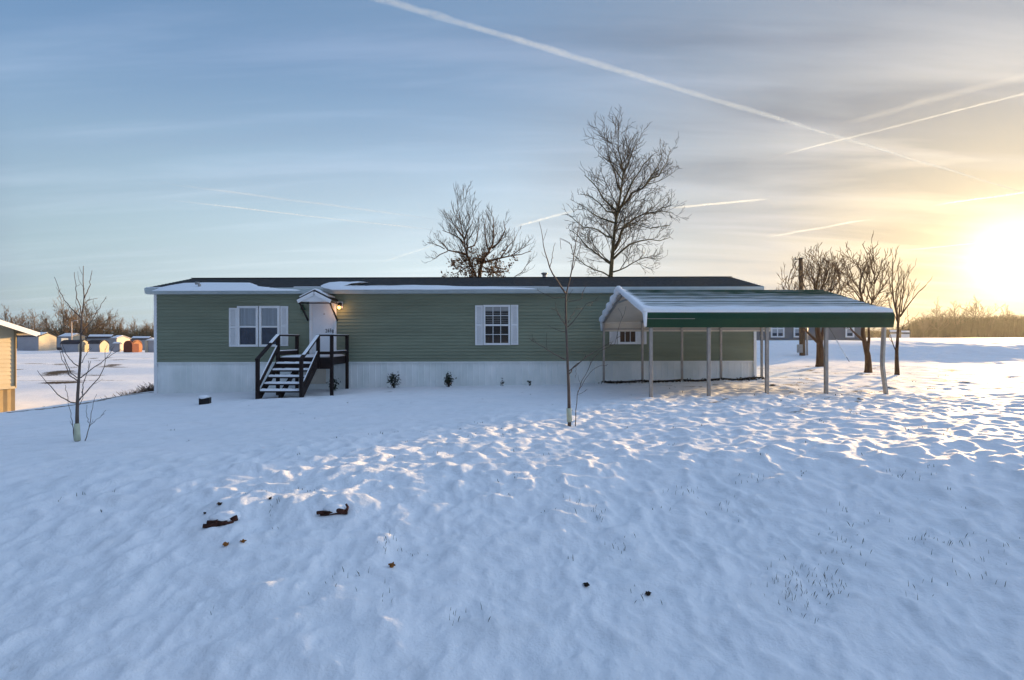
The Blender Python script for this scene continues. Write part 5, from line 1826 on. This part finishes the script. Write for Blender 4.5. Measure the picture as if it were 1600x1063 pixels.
    v = math_('MULTIPLY', math_('POWER', math_('MAXIMUM', dq.outputs['Value'], 0.0), 6.0), FILL_K)
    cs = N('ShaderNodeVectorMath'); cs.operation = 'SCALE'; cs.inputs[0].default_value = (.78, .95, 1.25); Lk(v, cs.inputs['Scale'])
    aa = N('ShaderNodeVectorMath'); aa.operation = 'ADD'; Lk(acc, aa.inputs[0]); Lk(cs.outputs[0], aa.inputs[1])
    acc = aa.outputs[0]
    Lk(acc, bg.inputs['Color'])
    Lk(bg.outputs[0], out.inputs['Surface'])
    su = bpy.data.lights.new('sun', 'SUN')
    su.energy = SUN_E; su.angle = math.radians(1.6); su.color = (1.0, .64, .28)
    so = bpy.data.objects.new('sun', su); COL.objects.link(so)
    so.location = SUN * 50
    so.rotation_euler = (-SUN).to_track_quat('-Z', 'Y').to_euler()


SKY_K = 0.10
OVERHEAD = 1.15
FILL_DIR = (.633, -.112, .766)  # direction of the added fill glow, outside the view
FILL_K = 3.6
SUN_E = 3.9
EXPOSURE = 1.54
g_az, g_el = math.radians(41.6), math.radians(6.1)
GLOW = Vector((math.sin(g_az) * math.cos(g_el), math.cos(g_az) * math.cos(g_el), math.sin(g_el)))
# radiance of the thin cloud by the cosine of the angle from the sun: high veil and low band
HIGH = ((0, (.40, .62, 1.05)), (.15, (.58, 1.08, 2.05)), (.70, (.54, .86, 1.42)), (.93, (.58, .71, .93)), (1.0, (1.3, 1.35, 1.4)))
LOW = ((0, (.9, 1.1, 1.45)), (.15, (1.65, 2.1, 2.3)), (.74, (2.9, 3.35, 3.6)), (.955, (2.2, 2.2, 2.2)), (1.0, (3.0, 2.35, 1.35)))
LOBES = ((60, .22, (1.0, .78, .42)), (190, 1.0, (1.0, .84, .50)), (800, 5.0, (1.0, .88, .60)))


def build_haze():
    mb = MB(); mb.bb(-330, 330, -60, 320, -6, 20)
    m = bpy.data.materials.new('thin_evening_haze')
    m.use_nodes = True
    nt = m.node_tree
    nt.nodes.clear()
    out = nt.nodes.new('ShaderNodeOutputMaterial')
    pv = nt.nodes.new('ShaderNodeVolumePrincipled')
    pv.inputs['Color'].default_value = (.85, .88, .92, 1)
    pv.inputs['Density'].default_value = HAZE
    pv.inputs['Anisotropy'].default_value = .6
    nt.links.new(pv.outputs[0], out.inputs['Volume'])
    tag(mb.build('haze', m), 'thin evening haze over the fields', 'haze', None, 'stuff')


HAZE = 0.00022


def main():
    spots = [(on_ground(px, py), r, h) for px, py, r, h in ((349, 807, .14, .045), (343, 791, .09, .03), (512, 795, .16, .045), (537, 788, .10, .035), (440, 790, .18, .05), (470, 800, .14, .045), (385, 790, .16, .04), (600, 848, .12, .04), (560, 790, .15, .05))]
    MOUNDS.extend((p.x, p.y, r, h) for p, r, h in spots)
    MOUNDS.extend((x - .03, y - .02, .13, .035) for y, xs in ((12.41, (3.03, 4.29, 5.56, 6.85, 8.17)), (18.11, (2.92, 4.15, 5.41, 6.65, 7.95))) for x in xs)
    build_ground()
    build_home(); build_ornament(); build_steps(); build_carport()
    build_big_tree(); build_oak(); build_right_trees(); build_saplings(); build_far_trees()
    thicket('thicket', 'brown winter thicket along the far edge of the left hand field', -190, -95, 182, 196, lambda x: 8.2 + 1.2 * math.sin(x * .21), 3600, 1, M['thicket'])
    thicket('thicket', 'dense brown hedgerow under the setting sun', 131, 260, 188, 200, lambda x: min(7.6, 3.0 + (x - 131) * .45) + .5 * math.sin(x * .5) + (x - 131) * .012, 11000, 2, M['thicket'], 2.2)
    thicket('thicket', 'low scrub behind the slim bare tree where the hedgerow begins', 108, 131, 188, 198, lambda x: 3.2 + .5 * math.sin(x), 500, 3, M['thicket'])
    build_neighbour(); build_grey_house(); build_town(); build_pole()
    build_small_things(); build_grass(); build_contrails()
    build_world()
    if HAZE > 0: build_haze()
    cam = bpy.data.cameras.new('camera')
    cam.sensor_width = 36.0
    cam.lens = 36.0 * F / 1600.0
    cam.clip_start = .05; cam.clip_end = 60000
    co = bpy.data.objects.new('camera', cam); COL.objects.link(co)
    co.rotation_euler = (math.pi / 2, 0, 0)
    SC.camera = co
    SC.view_settings.view_transform = 'Standard'
    SC.view_settings.look = 'None'
    SC.view_settings.exposure = EXPOSURE
    SC.view_settings.gamma = 1.0
    SC.render.engine = 'CYCLES'
    SC.cycles.max_bounces = 6
    SC.cycles.diffuse_bounces = 2
    SC.cycles.transparent_max_bounces = 24
    SC.cycles.use_denoising = True


main()
